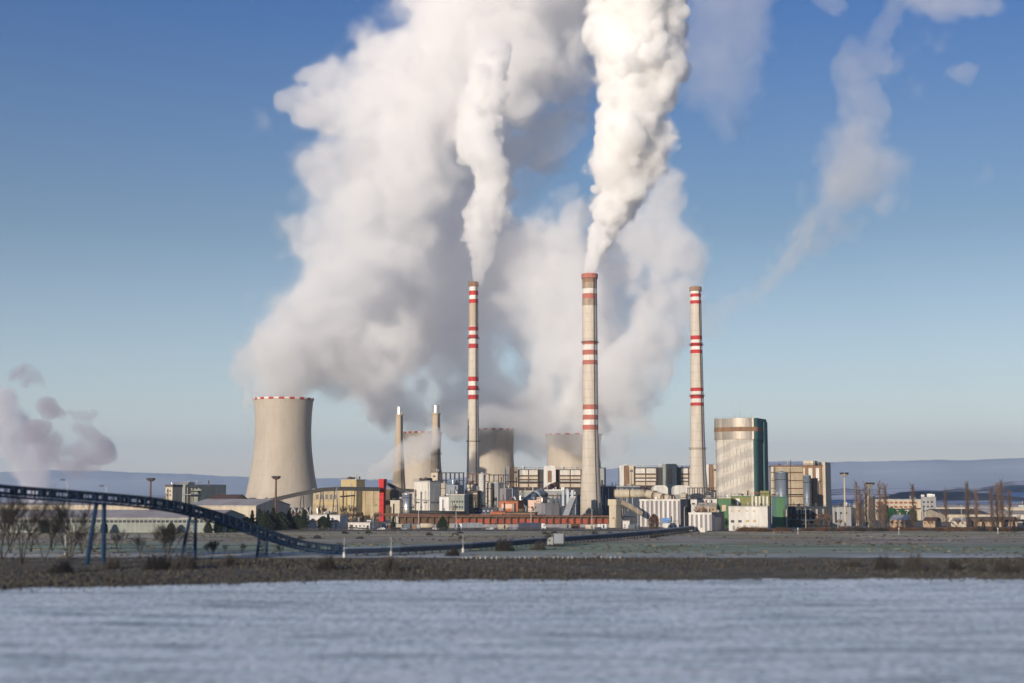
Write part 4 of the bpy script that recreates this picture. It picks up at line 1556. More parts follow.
# the same line carried on across the meadow at ground level
gp = [(345, 556.5), (400, 555), (470, 551.3), (540, 545.6), (600, 541), (650, 536.8), (692, 531.5)]
gpts = [Vector((gx(x, gy(y)), gy(y), 0)) for x, y in gp]
root = thing('belt_conveyor', 'low blue belt conveyor running along the ground into the works', 'conveyor', tuple(gpts[0]))
off = gpts[0].copy()
dn = []
for p, q in zip(gpts, gpts[1:]):
    k = max(1, int((q - p).length / 4))
    dn += [p.lerp(q, i / k) for i in range(k)]
dn.append(gpts[-1])
cov, sidem, frm_ = MB(), MB(), MB()
for i, (p, q) in enumerate(zip(dn, dn[1:])):
    p, q = p - off, q - off
    cov.beam(p + Vector((0, 0, 2.75)), q + Vector((0, 0, 2.75)), 2.6, .4)
    sidem.beam(p + Vector((0, 0, 1.7)), q + Vector((0, 0, 1.7)), 2.3, 1.5)
    frm_.box(p.x - .12, p.x + .12, p.y - 1.2, p.y + 1.2, 0, 1)
    frm_.beam(p + Vector((0, -1.9, 1)), q + Vector((0, -1.9, 1)), .9, .15)
    frm_.beam(p + Vector((0, -2.3, 2.0)), q + Vector((0, -2.3, 2.0)), .08, .08)
    frm_.box(p.x - .05, p.x + .05, p.y - 2.34, p.y - 2.26, 1, 2)
cov.build('cover', 'blue_belt', root)
sidem.build('side_panels', 'blue_dark', root)
frm_.build('walkway', 'dark_steel', root)

# ------------------------------------------------------------------ vehicles
def truck(label, px, py, length, body_m, cab_m, direction=-1, rz=0.0, h=3.9, cat='truck'):
    Y = gy(py)
    root = thing('truck', label, cat, (gx(px, Y), Y, .06), rz)
    s_ = direction
    L = length

    def bx(name, m, xa_, xb_, ya_, yb_, za_, zb_, par=root):
        return MB().box(min(xa_ * s_, xb_ * s_), max(xa_ * s_, xb_ * s_), ya_, yb_, za_, zb_).build(name, m, par)
    bx('trailer', body_m, -L / 2, L / 2 - 2.6, -1.25, 1.25, 1.15, h)
    bx('chassis', 'dark_steel', -L / 2 + .3, L / 2 - .4, -.9, .9, .75, 1.1)
    poly = [(L / 2 - 2.3, .6), (L / 2, .6), (L / 2, 1.7), (L / 2 - .35, 2.9), (L / 2 - .7, 3.35), (L / 2 - 2.3, 3.55)]
    o_ = MB()
    n = len(poly)
    o_.v = [(x * s_, -1.2, z) for x, z in poly] + [(x * s_, 1.2, z) for x, z in poly]
    o_.f = [list(range(n)), list(range(2 * n - 1, n - 1, -1))] + [[i, n + i, n + (i + 1) % n, (i + 1) % n] for i in range(n)]
    o_.m = [0] * len(o_.f)
    cab = o_.build('cab', cab_m, root)
    bx('windscreen', 'glass', L / 2 - .28, L / 2 + .03, -1.05, 1.05, 1.85, 2.75, cab)
    bx('side_window', 'glass', L / 2 - 1.3, L / 2 - .5, -1.23, -1.19, 1.9, 2.7, cab)
    for xx in (L / 2 - 1.1, -L / 2 + 1.2, -L / 2 + 2.5, -L / 2 + 3.8):
        for yy in (-1.2, 1.2):
            w_ = MB().tube((xx * s_, yy - .15, .5), (xx * s_, yy + .15, .5), .5, n=14).build('wheel', 'rubber', root)
    return root


truck('grey articulated lorry with white cab parked on the road, cab to the left', 470, 530, 13.5, 'car_grey', 'car_white', -1)
truck('navy articulated lorry with white cab parked on the road, cab to the right', 532, 530, 15, 'car_blue', 'car_white', 1)
truck('pale box lorry driving along the meadow track behind a bush', 556, 546.6, 6.4, 'car_grey', 'grey', -1, R(-14), h=4.9)


def tanker(label, px, py):
    Y = gy(py)
    root = thing('tank_wagon', label, 'tank wagon', (gx(px, Y), Y, .06))
    MB().tube((-3.6, 0, 2.2), (3.6, 0, 2.2), 1.35, n=18).build('tank', 'beige', root, smooth=True)
    part_box('chassis', 'dark_steel', root, -3.8, 3.8, -1, 1, .7, .95)
    for xx in (-2.6, -1.5, 1.5, 2.6):
        for yy in (-.9, .9):
            MB().tube((xx, yy - .12, .45), (xx, yy + .12, .45), .45, n=12).build('wheel', 'rubber', root)
    part_box('cab', 'car_silver', root, -5.6, -3.9, -1.15, 1.15, .6, 2.9)


tanker('beige tank lorry below the tall white block', 427, 529.8)


def car(label, px, py, m, d=1, group='cars parked along the works fence'):
    Y = gy(py)
    root = thing('parked_car', label, 'car', (gx(px, Y), Y, .06), rnd.uniform(-.1, .1), group)
    prof = [(-2.1, .35), (2.15, .35), (2.2, .75), (1.3, .95), (.6, 1.45), (-1.2, 1.48), (-1.9, 1.0), (-2.15, .9)]
    n = len(prof)
    o_ = MB()
    o_.v = [(x * d, -.85 + (.12 if z > 1.2 else 0), z) for x, z in prof] + [(x * d, .85 - (.12 if z > 1.2 else 0), z) for x, z in prof]
    o_.f = [list(range(n)), list(range(2 * n - 1, n - 1, -1))] + [[i, n + i, n + (i + 1) % n, (i + 1) % n] for i in range(n)]
    o_.m = [0] * len(o_.f)
    o_.build('body', m, root)
    part_box('side_window', 'glass', root, -1.3, .7, -.86, -.80, .98, 1.36)
    for xx in (-1.35, 1.35):
        for yy in (-.78, .78):
            MB().tube((xx, yy - .1, .32), (xx, yy + .1, .32), .32, n=12).build('wheel', 'rubber', root)


for lab, px, m_ in (('white car at the left end of the parked row by the gatehouse', 381.5, 'car_white'), ('silver blue car left of the beige tank lorry', 404, 'car_silver'),
                    ('dark car parked between the small spruce and the silver car', 398, 'car_blue'), ('white car between the round dark tree and the grey lorry', 436, 'car_white'),
                    ('white car between the two articulated lorries', 490, 'car_white'), ('silver car right behind the navy lorry', 513, 'car_silver')):
    car(lab, px, 530.2, m_, rnd.choice((-1, 1)))

# containers, poles and small plant in the yard before the wagon shed
YARD = [(386, 'grey', 'grey container at the left end of the yard, by the small spruce', 5), (392, 'rust_steel', 'rusty container behind the silver blue car', 4), (401, 'cream', 'cream container behind the parked cars', 5), (409, 'steel_silo', 'blue grey container left of the beige tank lorry', 6), (416, 'brown', 'brown container just left of the beige tank lorry', 4),
        (449, 'olive', 'olive container between the round dark tree and the grey lorry', 5), (454, 'grey_light', 'pale container beside the olive one', 4), (496, 'grey_violet', 'violet grey container between the two lorries', 5), (503, 'beige', 'beige container left of the navy lorry', 5), (566, 'grey', 'grey container right of the navy lorry', 6), (576, 'rust_steel', 'rusty container before the tallest chimney', 5),
        (590, 'cream', 'cream container under the right end of the wagon shed', 5), (602, 'grey_light', 'pale container left of the beige tower', 5), (634, 'steel_silo', 'blue grey container right of the small white kiosk', 5)]
for px, m_, lab, ln in YARD:
    Y = 800 + rnd.uniform(-6, 22)
    r_ = thing('container', lab, 'container', (gx(px, Y), Y, 0), rnd.uniform(-.3, .3))
    hh = rnd.uniform(2.2, 3.2)
    part_box('body', m_, r_, -ln / 2, ln / 2, 0, 2.4, .15, hh)
    for k in (-1, 1):
        part_box('skid', 'dark_steel', r_, k * ln * .35 - .15, k * ln * .35 + .15, .1, 2.3, 0, .149)
    part_box('door', 'dark_steel', r_, ln * .1, ln * .1 + .9, -.04, .05, .3, hh - .3)
for lab, px, Y, yt in (('thin lamp pole before the yellow works hall', 373, 830, 506), ('thin lamp pole by the small spruce', 398, 800, 509), ('thin lamp pole at the left end of the wagon shed', 456, 800, 510), ('thin lamp pole before the pink building', 531, 800, 508), ('thin lamp pole before the tallest chimney foot', 592, 800, 509),
                       ('thin lamp pole between the striped halls', 684.5, 790, 507), ('thin lamp pole before the larger striped hall', 638, 800, 508), ('thin lamp pole before the low dark steel building', 806, 790, 508), ('thin lamp pole left of the lattice mast', 838, 800, 508), ('thin lamp pole before the long white hall', 962, 800, 506)):
    lamp(lab, px, Y, yt, side=rnd.choice((-1, 1)))

# white guide posts along the track and white stones
root = None
for i in range(34):
    px = 462 + i * 4.8
    Y = gy(560.5 - .02 * i)
    if root is None:
        root = thing('guide_post', 'white guide post in the row along the bank', 'post', (gx(px, Y), Y, .55), 0, 'white guide posts along the bank')
        part_box('post', 'grey_light', root, -.11, .11, -.1, .1, 0, .7)
        part_box('reflector', 'dark_steel', root, -.14, .14, -.11, .11, .5, .62)
        first_post = root
    else:
        dup(first_post, (gx(px, Y) + rnd.uniform(-.3, .3), Y + rnd.uniform(-1, 1), .5), rnd.uniform(-.2, .2))
for lab, px, py in (('white marker pillar by the conveyor foot', 344, 557), ('white marker pillar before the ground conveyor, below the white block', 391, 555.5), ('white marker pillar before the ground conveyor, below the parked lorries', 463, 552)):
    Y = gy(py) - 3
    r_ = thing('marker_pillar', lab, 'post', (gx(px, Y), Y, 0))
    MB().lathe([(0, .42), (1.3, .4), (1.6, .2)], 10).build('base', 'white_plain', r_)
    MB().tube((0, 0, 1.6), (0, 0, 6.2), .08, .05, 6).build('pole', 'grey_light', r_)
for lab, px in (('white pole at the field edge below the teal shed', 798), ('white pole at the field edge below the green domed trees', 899), ('white pole at the field edge near the right edge', 998)):
    Y = gy(534.5)
    r_ = thing('marker_pillar', lab, 'post', (gx(px, Y), Y, 0))
    MB().tube((0, 0, 0), (0, 0, 2.6), .12, .1, 8).build('pole', 'white_plain', r_)
    MB().lathe([(2.6, .3), (3.1, .3), (3.3, .15)], 8).build('cap', 'white_plain', r_)

# fence along the road
root = thing('fence', 'low dark mesh fence along the road in front of the works', 'fence', (gx(300, 762), 762, 0))
L = gx(700, 762) - gx(300, 762)
fp, fr_ = MB(), MB()
for i in range(90):
    fp.box(L * i / 89 - .08, L * i / 89 + .08, -.08, .08, 0, 1.9)
for z in (.5, .9, 1.3, 1.7):
    fr_.box(0, L, -.03, .03, z, z + .12)
fp.build('posts', 'dark_steel', root)
fr_.build('wires', 'dark_steel', root)


# ------------------------------------------------------------------ trees
def tree_poplar(seed, h=24.0, spread=.16):
    r = random.Random(seed)
    tr, cr = MB(), MB()
    tr.tube((0, 0, 0), (0, 0, h * .4), .3, .17, 8).tube((0, 0, h * .4), (0, 0, h * .95), .17, .03, 6)
    for i in range(150):
        z = h * (.06 + .84 * (i / 150))
        a = r.uniform(0, 6.283)
        L = h * r.uniform(.10, .25) * (1 - .5 * i / 150)
        tilt = r.uniform(.2, .75)
        d = Vector((math.cos(a) * tilt, math.sin(a) * tilt, 1)).normalized()
        p = Vector((0, 0, z))
        q = p + d * L
        cr.tube(p, q, .075, .03, 3, cap=False)
        for k in range(6):
            b0 = p.lerp(q, r.uniform(.2, .95))
            e = d + Vector((r.uniform(-.45, .45), r.uniform(-.45, .45), r.uniform(-.1, .3)))
            cr.tube(b0, b0 + e.normalized() * L * r.uniform(.2, .5), .035, .02, 3, cap=False)
    return tr, cr


def tree_bare(seed, h=13.0, stems=3, wide=.55, twig=.022, levels=4, thick=.014):
    r = random.Random(seed)
    tr, cr = MB(), MB()

    def grow(p, d, L, rad, lev):
        mid = p + d * L * .5 + Vector((r.uniform(-1, 1), r.uniform(-1, 1), r.uniform(-.3, .3))) * L * .06
        q = p + d * L
        m_ = tr if lev == 0 else cr
        nn_ = 6 if lev == 0 else 3
        m_.tube(p, mid, rad, rad * .8, nn_, cap=False).tube(mid, q, rad * .8, rad * .6, nn_, cap=False)
        if lev >= levels:
            return
        for k in range(r.choice((3, 4, 4, 5))):
            b0 = (p.lerp(q, r.uniform(.45, 1)) if k else q)
            e = d + Vector((r.uniform(-1, 1), r.uniform(-1, 1), r.uniform(-.35, .55))) * wide
            grow(b0, e.normalized(), L * r.uniform(.5, .78), max(twig, rad * .55), lev + 1)
    for s_ in range(stems):
        a = s_ / stems * 6.283 + r.uniform(-.4, .4)
        tl = r.uniform(.12, .4) if stems > 1 else .05
        d = Vector((math.cos(a) * tl, math.sin(a) * tl, 1)).normalized()
        grow(Vector((math.cos(a) * .3, math.sin(a) * .3, -.3)), d, h * .33, h * thick, 0)
    return tr, cr


def tree_conifer(seed, h=10.0, w=3.4, n=2600, round_=False, leaf=.5):
    r = random.Random(seed)
    tr, cr = MB(), MB()
    tr.tube((0, 0, 0), (0, 0, h * .9), h * .022, .05, 7)
    for i in range(n):
        t_ = r.random() ** (.8 if round_ else .62)
        z = h * ((.01 if round_ else .05) + .95 * t_)
        if round_:
            env = w * max(.03, 1 - t_ ** 2.4) ** .6 * (.8 + .2 * min(1, t_ * 5))
        else:
            env = w * (1 - t_) ** .8 * (.75 + .25 * math.sin(t_ * 34 + seed)) + .1
        a = r.uniform(0, 6.283)
        env *= .72 + .28 * math.sin(a * 3 + seed + t_ * 5) * math.sin(a * 5 + t_ * 11) + .1
        rr = env * math.sqrt(r.uniform(.25, 1))
        c_ = Vector((math.cos(a) * rr, math.sin(a) * rr, z - (0 if round_ else rr * .25)))
        u = Vector((r.uniform(-1, 1), r.uniform(-1, 1), r.uniform(-.7, .4))).normalized() * leaf * r.uniform(.6, 1.3)
        v_ = u.orthogonal().normalized() * leaf * .4
        o_ = len(cr.v)
        cr.v += [tuple(c_ - u), tuple(c_ + v_), tuple(c_ + u), tuple(c_ - v_)]
        cr.f.append([o_, o_ + 1, o_ + 2, o_ + 3])
        cr.m.append(0)
    return tr, cr


def bush_mesh(seed, h=3.0, w=4.4, n=240, th=.045):
    r = random.Random(seed)
    cr = MB()
    for i in range(n):
        a = r.uniform(0, 6.283)
        rr = w * math.sqrt(r.random()) * .5
        p = Vector((math.cos(a) * rr, math.sin(a) * rr, 0))
        ang = rr / w
        L = h * r.uniform(.3, 1.0) * (1.02 - 3.2 * (rr / w) ** 2) * (.7 + .45 * math.sin(a * 2 + seed) * math.sin(a * 3 + 1))
        d = Vector((math.cos(a) * ang * .5 + r.uniform(-.35, .35), math.sin(a) * ang * .5 + r.uniform(-.35, .35), 1)).normalized()
        q = p + d * L
        cr.tube(p, q, th, th * .4, 3, cap=False)
        for k in range(3):
            b0 = p.lerp(q, r.uniform(.35, .95))
            e = (d + Vector((r.uniform(-.8, .8), r.uniform(-.8, .8), r.uniform(-.2, .4)))).normalized()
            cr.tube(b0, b0 + e * L * r.uniform(.15, .35), th * .6, th * .3, 3, cap=False)
    return cr


def plant(name, label, cat, mbs, mats, loc, rz=0, scale=1.0, group=None):
    root = thing(name, label, cat, loc, rz, group)
    root.scale = (scale, scale, scale) if not isinstance(scale, tuple) else scale
    for (pn, mb), m_ in zip(mbs, mats):
        mb.build(pn, m_, root)
    return root


pop = []
for s_ in range(4):
    tr, cr = tree_poplar(40 + s_)
    pop.append(plant('poplar', 'tall bare poplar', 'tree', [('trunk', tr), ('crown', cr)], ['bark', 'twig_red'], (0, 0, 0), group='bare poplars right of the works'))
POPS = [(857.5, 480.5, 'bare poplar between the lattice mast and the thick mast', 0), (866.5, 482, 'bare poplar just left of the thick light mast', 1), (880.3, 481, 'bare poplar right of the thick mast, left one of the close pair', 2),
        (885.7, 482.5, 'bare poplar right of the thick mast, right one of the close pair', 3), (913.8, 483, 'lone bare poplar before the white office, right of the green domed trees', 0), (946.5, 488.5, 'shorter bare poplar right of the taller grey stair block', 1),
        (968.3, 481, 'tall bare poplar before the long white hall, left one of its pair', 2), (977, 487.5, 'shorter bare poplar before the long white hall, right one of its pair', 3), (992.5, 487.5, 'shorter bare poplar at the left of the clump near the right edge', 1),
        (998.3, 481.5, 'second poplar of the clump near the right edge, tall and slim', 0), (1003.2, 479, 'tallest bare poplar in the clump near the right edge', 2), (1010.5, 489, 'shortest bare poplar at the right of the clump near the right edge', 3),
        (860.8, 489, 'small bare poplar standing close behind the one by the lattice mast', 3), (872.5, 497, 'low bare poplar in front of the thick mast', 2)]
used = set()
for px, yt, lab, k in POPS:
    Y = 778 + rnd.uniform(-8, 14)
    sc = P(512, yt, Y)[2] / 23.3
    loc = (gx(px, Y), Y, 0)
    s3 = (sc * rnd.uniform(.9, 1.15), sc * .95, sc)
    if k not in used:
        used.add(k)
        r_ = pop[k]
        r_.location = loc
        r_.scale = s3
        r_['label'] = lab
    else:
        dup(pop[k], loc, rnd.uniform(0, 6), s3, lab)

# big bare trees by the conveyor on the left
BT = [('big bare tree left of the conveyor trestle, several stems from one foot', 69, 562, 25, 4, 21), ('big bare tree by the far left edge, leaning stems', 22, 566, 26, 3, 22), ('bare tree cut by the left edge', 2, 560, 26, 3, 23),
      ('low dark bare tree left of the second trestle', 168, 563, 14, 5, 24), ('slight bare tree between the two big bare trees on the left', 44, 560, 18, 2, 25), ('small bare tree by the second trestle foot', 212, 560, 7, 4, 26)]
for lab, px, py, h, st, sd_ in BT:
    Y = gy(py)
    tr, cr = tree_bare(sd_, h, st, .5, .016, 5, .0095)
    plant('bare_tree', lab, 'tree', [('trunk', tr), ('crown', cr)], ['twig_dark', 'twig_dark'], (gx(px, Y), Y, .4), group='bare trees by the blue conveyor')

first_bare = [o for o in COL.objects if o.get('group') == 'bare trees by the blue conveyor'][:3]
for k, (px, py, sc) in enumerate(((10, 553, .62), (31, 552, .55), (52, 551, .6), (82, 554, .5), (92, 550, .42), (118, 553, .38), (140, 556, .34), (224, 556, .22), (242, 555, .2), (280, 556, .2))):
    Y = gy(py)
    dup(first_bare[k % 3], (gx(px, Y), Y, .1), rnd.uniform(0, 6), (sc, sc, sc * rnd.uniform(.85, 1.15)), 'slighter bare tree in the thicket under the blue conveyor', 'thicket under the blue conveyor')

# distant bare trees: two kinds copied about
tr, cr = tree_bare(31, 11, 2, .5, .05, 4)
far_a = plant('bare_tree', 'small reddish bare tree far behind the long hall', 'tree', [('trunk', tr), ('crown', cr)], ['bark', 'twig_red'], (gx(8, 830), 830, 0), group='bare trees behind the long hall')
tr, cr = tree_bare(32, 12, 1, .42, .05, 4)
far_b = plant('bare_tree', 'reddish bare tree in the thicket right of the gatehouse', 'tree', [('trunk', tr), ('crown', cr)], ['bark', 'twig_red'], (gx(344, 900), 900, 0), group='thicket of bare trees right of the gatehouse')
for px in (18, 27, 36, 46, 57, 66, 76, 84, 93, 112, 121, 133, 141):
    Y = 830 + rnd.uniform(-10, 60)
    dup(far_a, (gx(px, Y), Y, 0), rnd.uniform(0, 6), rnd.uniform(.9, 1.35))
for px in (349, 354, 358, 362, 366, 370, 374, 378, 346, 351, 360, 368, 376):
    Y = 880 + rnd.uniform(-30, 60)
    dup(far_b, (gx(px, Y), Y, 0), rnd.uniform(0, 6), rnd.uniform(.65, .95))
for lab, px, Y, sc in (('thin bare tree before the foot of the lone cooling tower, left one', 259, 880, 1.2), ('thin bare tree before the foot of the lone cooling tower, right one', 268, 890, 1.15), ('bare tree left of the tall light mast', 157.5, 880, 1.35), ('bare tree right of the tall light mast', 163, 890, 1.25),
                       ('bare tree before the left part of the yellow works hall', 323, 960, 1.3), ('bare tree in front of the tall yellow box', 352, 960, 1.35), ('bare tree against the pilasters of the yellow works hall', 344.5, 965, 1.3), ('bare tree under the sloping gallery by the hall', 305, 900, 1.1), ('bare tree under the sloping gallery by the conifers', 296, 905, 1.0),
                       ('bare tree before the foot of the tallest chimney', 588, 850, .95), ('bare tree right of the larger striped hall', 703, 800, 1.5), ('bare tree before the idle chimney foot', 698, 880, 1.7), ('bare tree under the banded boiler house', 823, 800, 1.05), ('bare tree right of the pipe rack on stilts', 828, 790, .95), ('bare tree left of the rack under the boiler houses', 817, 795, .8),
                       ('bare tree before the dark grey shed', 840, 790, .7), ('bare tree between the thick mast and the white office', 893, 800, .6), ('bare tree before the low tan house', 958, 795, .7), ('bare tree between the poplars near the right edge', 986, 800, .75), ('bare tree at the right edge', 1018, 800, .9), ('bare tree behind the bush below the office', 930, 800, .65)):
    dup(far_b, (gx(px, Y), Y, 0), rnd.uniform(0, 6), sc, lab, 'scattered bare trees in the works')

# conifers
tr, cr = tree_conifer(1, 10.5, 3.6)
con_a = plant('conifer', 'dark conifer beside the white gatehouse, leftmost and tallest of the dense stand', 'tree', [('trunk', tr), ('crown', cr)], ['bark', 'needles'], (gx(252, 790), 790, 0), group='dark conifers left of the gatehouse')
tr, cr = tree_conifer(2, 9.5, 4.2, 2400, True, .55)
con_b = plant('conifer', 'round dark tree right of the beige tank lorry', 'tree', [('trunk', tr), ('crown', cr)], ['bark', 'needles'], (gx(442.5, 772), 772, 0), 0, .82)
for px, sc, lab, src in ((259, .98, 'second dark conifer from the left in the dense stand', con_a), (266, .9, 'dark conifer third from the left in the dense stand', con_b), (273, 1.02, 'dark conifer in the middle of the dense stand, pointed top', con_a), (281, .95, 'dark rounded conifer right of the pointed one', con_b),
                         (289, .92, 'dark conifer left of the sloping gallery trestle in the stand', con_a), (297, .8, 'low dark conifer left of the conifer by the gatehouse', con_b), (304, .93, 'dark conifer touching the left wall of the gatehouse', con_a), (323, .72, 'dark conifer in front of the gatehouse wall, left one', con_b),
                         (328, .74, 'dark conifer in front of the gatehouse wall, right one', con_a), (246, .7, 'low dark conifer at the left end of the stand', con_b)):
    Y = 782 + rnd.uniform(-6, 12)
    dup(src, (gx(px, Y), Y, 0), rnd.uniform(0, 6), (sc * 1.35, sc * 1.35, sc * 1.12), lab, 'dark conifers left of the gatehouse')
for px, Y, sc, lab, src in ((393, 775, .72, 'small pointed spruce left of the parked cars', con_a), (362, 860, .8, 'dark spruce within the reddish thicket', con_a), (208, 725, .62, 'dark rounded tree before the right end of the long hall', con_b), (104, 728, .6, 'dark rounded tree seen beyond the conveyor trestle', con_b), (45, 726, .7, 'dark rounded tree between the big bare trees on the left', con_b), (171, 728, .58, 'dark rounded tree before the middle of the long hall', con_b),
                            (233, 735, .75, 'dark rounded tree right of the long hall', con_b), (218, 730, .66, 'dark rounded tree at the corner of the long hall', con_b), (612, 1185, .5, 'dark low tree at the tallest chimney', con_b)):
    dup(src, (gx(px, Y), Y, 0), rnd.uniform(0, 6), sc, lab, 'single dark trees around the halls')
tr, cr = tree_conifer(3, 9.0, 4.3, 3000, True, .45)
dome = plant('domed_tree', 'green domed tree below the office, left one', 'tree', [('trunk', tr), ('crown', cr)], ['bark', 'hedge_green'], (gx(892, 980), 980, 0), 0, 1.18, 'green domed trees before the office')
dup(dome, (gx(902.5, 975), 975, 0), 2, 1.1, 'green domed tree below the office, middle one')
dup(dome, (gx(912.5, 985), 985, 0), 4, 1.05, 'green domed tree below the office, right one behind the lone poplar')
tr, cr = tree_conifer(4, 9.0, 4.0, 2400, True, .4)
plant('round_bush', 'round reddish brown bush before the larger striped hall', 'bush', [('trunk', tr), ('crown', cr)], ['bark', 'scrub_red'], (gx(654, 800), 800, 0), 0, .98)

# bushes of the bank and the hedges
bush_dark = plant('bush', 'dark twiggy bush on the bank', 'bush', [('twigs', bush_mesh(1, 3.0, 4.2, 420, .055))], ['scrub'], (gx(160, 430), 430, 1))
bush_red = plant('bush', 'reddish hedge bush before the white two storey building', 'bush', [('twigs', bush_mesh(2, 3, 4.6, 420, .05))], ['scrub_red'], (gx(744, 755), 755, 0), 0, (1.3, 1.3, 1.2), 'reddish hedge before the white two storey building')
for i in range(9):
    px = 741 + i * 2.9
    dup(bush_red, (gx(px, 755), 755 + rnd.uniform(-2, 2), 0), rnd.uniform(0, 6), (1.35, 1.3, rnd.uniform(.9, 1.35)))
for i in range(5):
    px = 775 + i * 3.4
    dup(bush_red, (gx(px, 757), 757 + rnd.uniform(-2, 2), 0), rnd.uniform(0, 6), (1.3, 1.3, rnd.uniform(.7, 1.0)), 'reddish low bush before the teal shed', 'low bushes before the teal shed')
for i in range(64):
    px = 806 + i * 3.6
    Y = 764 + rnd.uniform(-4, 14)
    dup(bush_red if rnd.random() < .6 else bush_dark, (gx(px, Y), Y, 0), rnd.uniform(0, 6), (1.5, 1.3, rnd.uniform(.55, 1.25)), 'low bush in the hedge under the poplars', 'hedge under the poplars')
BB = [('dark bush on the bank below the lattice light mast', 852, 571, 1.2), ('large dark bush on the bank below the close pair of poplars', 886, 573, 1.9), ('dark bush on the bank below the office', 913, 574, 1.9), ('small dark bush at the left end of the right hand row on the bank', 842, 571, .9), ('low dark bush between the big ones on the right bank', 938, 574, 1.0),
      ('dark bush on the bank below the long white hall', 955, 573, 1.2), ('low bush on the bank right of the long white hall', 978, 574, 1.0), ('big dark bush on the bank at the right edge', 1006, 575, 1.9), ('dark bush cut by the right edge', 1024, 574, 1.8),
      ('dark bush below the second trestle', 160, 572, 2.3), ('dark bush right of the low dark bare tree', 182, 572, 2.0), ('dark bush on the left bank below the big bare tree', 60, 575, 2.0), ('dark bush on the bank below the sloping part of the conveyor', 325, 572, 1.8), ('dark bush right of the conveyor foot on the bank', 392, 573, 1.7),
      ('dark bush left of the trestle on the bank', 110, 571, 1.5), ('dark bush between the second and third trestle', 232, 568, 1.6), ('dark bush hiding the wheels of the pale box lorry', 554, 546, 1.9), ('dark bush left of the pale box lorry, near the ground conveyor', 505, 551, 2.1), ('small dark bush in front of the ground conveyor', 452, 556, 1.4), ('low dark bush on the meadow left of the pale box lorry', 538, 550, 1.5)]
b0 = True
for lab, px, py, sc in BB:
    Y = gy(py)
    loc = (gx(px, Y), Y, bank_z(gx(px, Y), Y) - .2 if 318 < Y < 452 else 0)
    s3 = (sc * rnd.uniform(.7, 1.0), sc * .8, sc * rnd.uniform(.8, 1.15))
    if b0:
        b0 = False
        bush_dark.location, bush_dark.scale = loc, s3
        bush_dark['label'] = lab
        bush_dark['group'] = 'dark bushes on the bank and meadow'
    else:
        dup(bush_dark, loc, rnd.uniform(0, 6), s3, lab, 'dark bushes on the bank and meadow')
for i in range(22):
    px = rnd.uniform(300, 700)
    Y = gy(rnd.uniform(533, 539))
    dup(bush_dark, (gx(px, Y), Y, 0), rnd.uniform(0, 6), (.9, .9, rnd.uniform(.5, .8)), 'small dark bush scattered on the dead grass slope', 'small bushes on the dead grass slope')

# dead grass and scrub that covers the bank
g_ = MB()
r = random.Random(5)
for i in range(46000):
    y = 296 + 146 * r.random()
    x = r.uniform(-1, 1) * (y * .40)
    ov = bank_edge(x) + 1.5 - y
    if ov > 0 and r.random() > math.exp(-ov / 3.5):
        continue
    z = max(bank_z(x, y) - .15, .08)
    dens = .5 + .5 * math.sin(x * .045 + 1.3 * math.sin(y * .05)) * math.sin(x * .013 + y * .03)
    h = (.25 + .65 * r.random() ** 2) * (.4 + dens)
    w = r.uniform(.12, .4)
    a = r.uniform(0, 3.14)
    dx, dy = math.cos(a) * w, math.sin(a) * w
    lx, ly = r.uniform(-.4, .4) * h, r.uniform(-.4, .4) * h
    o_ = len(g_.v)
    g_.v += [(x - dx, y - dy, z), (x + dx, y + dy, z), (x + lx + dx * .3, y + ly + dy * .3, z + h), (x + lx - dx * .3, y + ly - dy * .3, z + h * .93)]
    g_.f.append([o_, o_ + 1, o_ + 2, o_ + 3])
    g_.m.append(0 if r.random() < .45 + .3 * dens else 1)
tag(g_.build('dead_grass', ['scrub', 'scrub_olive']), 'dead grass and scrub covering the bank', 'grass', kind='stuff')


# frost bitten tufts over the meadow and the slope below the works
g_ = MB()
r = random.Random(8)
for i in range(5500):
    y = 450 + 305 * r.random()
    x = r.uniform(-1, 1) * y * .42
    k = math.sin(x * .05 + 2 * math.sin(y * .03)) * math.sin(y * .06 + x * .011)
    if k < -.15 or r.random() > .35 + k:
        continue
    h, w = r.uniform(.12, .5), r.uniform(.3, 1.1)
    a = r.uniform(-.5, .5)
    o_ = len(g_.v)
    g_.v += [(x - w * math.cos(a), y - w * math.sin(a), 0), (x + w * math.cos(a), y + w * math.sin(a), 0), (x + w * .5, y + .2, h), (x - w * .6, y - .2, h * r.uniform(.6, 1))]
    g_.f.append([o_, o_ + 1, o_ + 2, o_ + 3])
    g_.m.append(r.choice((0, 1, 1, 2)))
tag(g_.build('meadow_grass', ['scrub', 'scrub_olive', 'straw']), 'withered tufts scattered over the meadow', 'grass', kind='stuff')

# ------------------------------------------------------------------ steam and smoke
def bspl(n, scale, off_):
    x = np.arange(n) / scale + off_
    i = np.floor(x).astype(int)
    f = x - i
    M = np.zeros((n, i.max() + 4), np.float32)
    q = np.arange(n)
    M[q, i] = (1 - f) ** 3 / 6
    M[q, i + 1] = (3 * f ** 3 - 6 * f ** 2 + 4) / 6
    M[q, i + 2] = (-3 * f ** 3 + 3 * f ** 2 + 3 * f + 1) / 6
    M[q, i + 3] = f ** 3 / 6
    return M


def vnoise(shape, scale, rng):
    Bm = [bspl(n, scale, rng.random()) for n in shape]
    L_ = rng.standard_normal([q.shape[1] for q in Bm]).astype(np.float32)
    a = np.tensordot(Bm[0], L_, 1)
    a = np.einsum('jm,imk->ijk', Bm[1], a, optimize=True)
    a = np.einsum('km,ijm->ijk', Bm[2], a, optimize=True)
    return a * 2.2


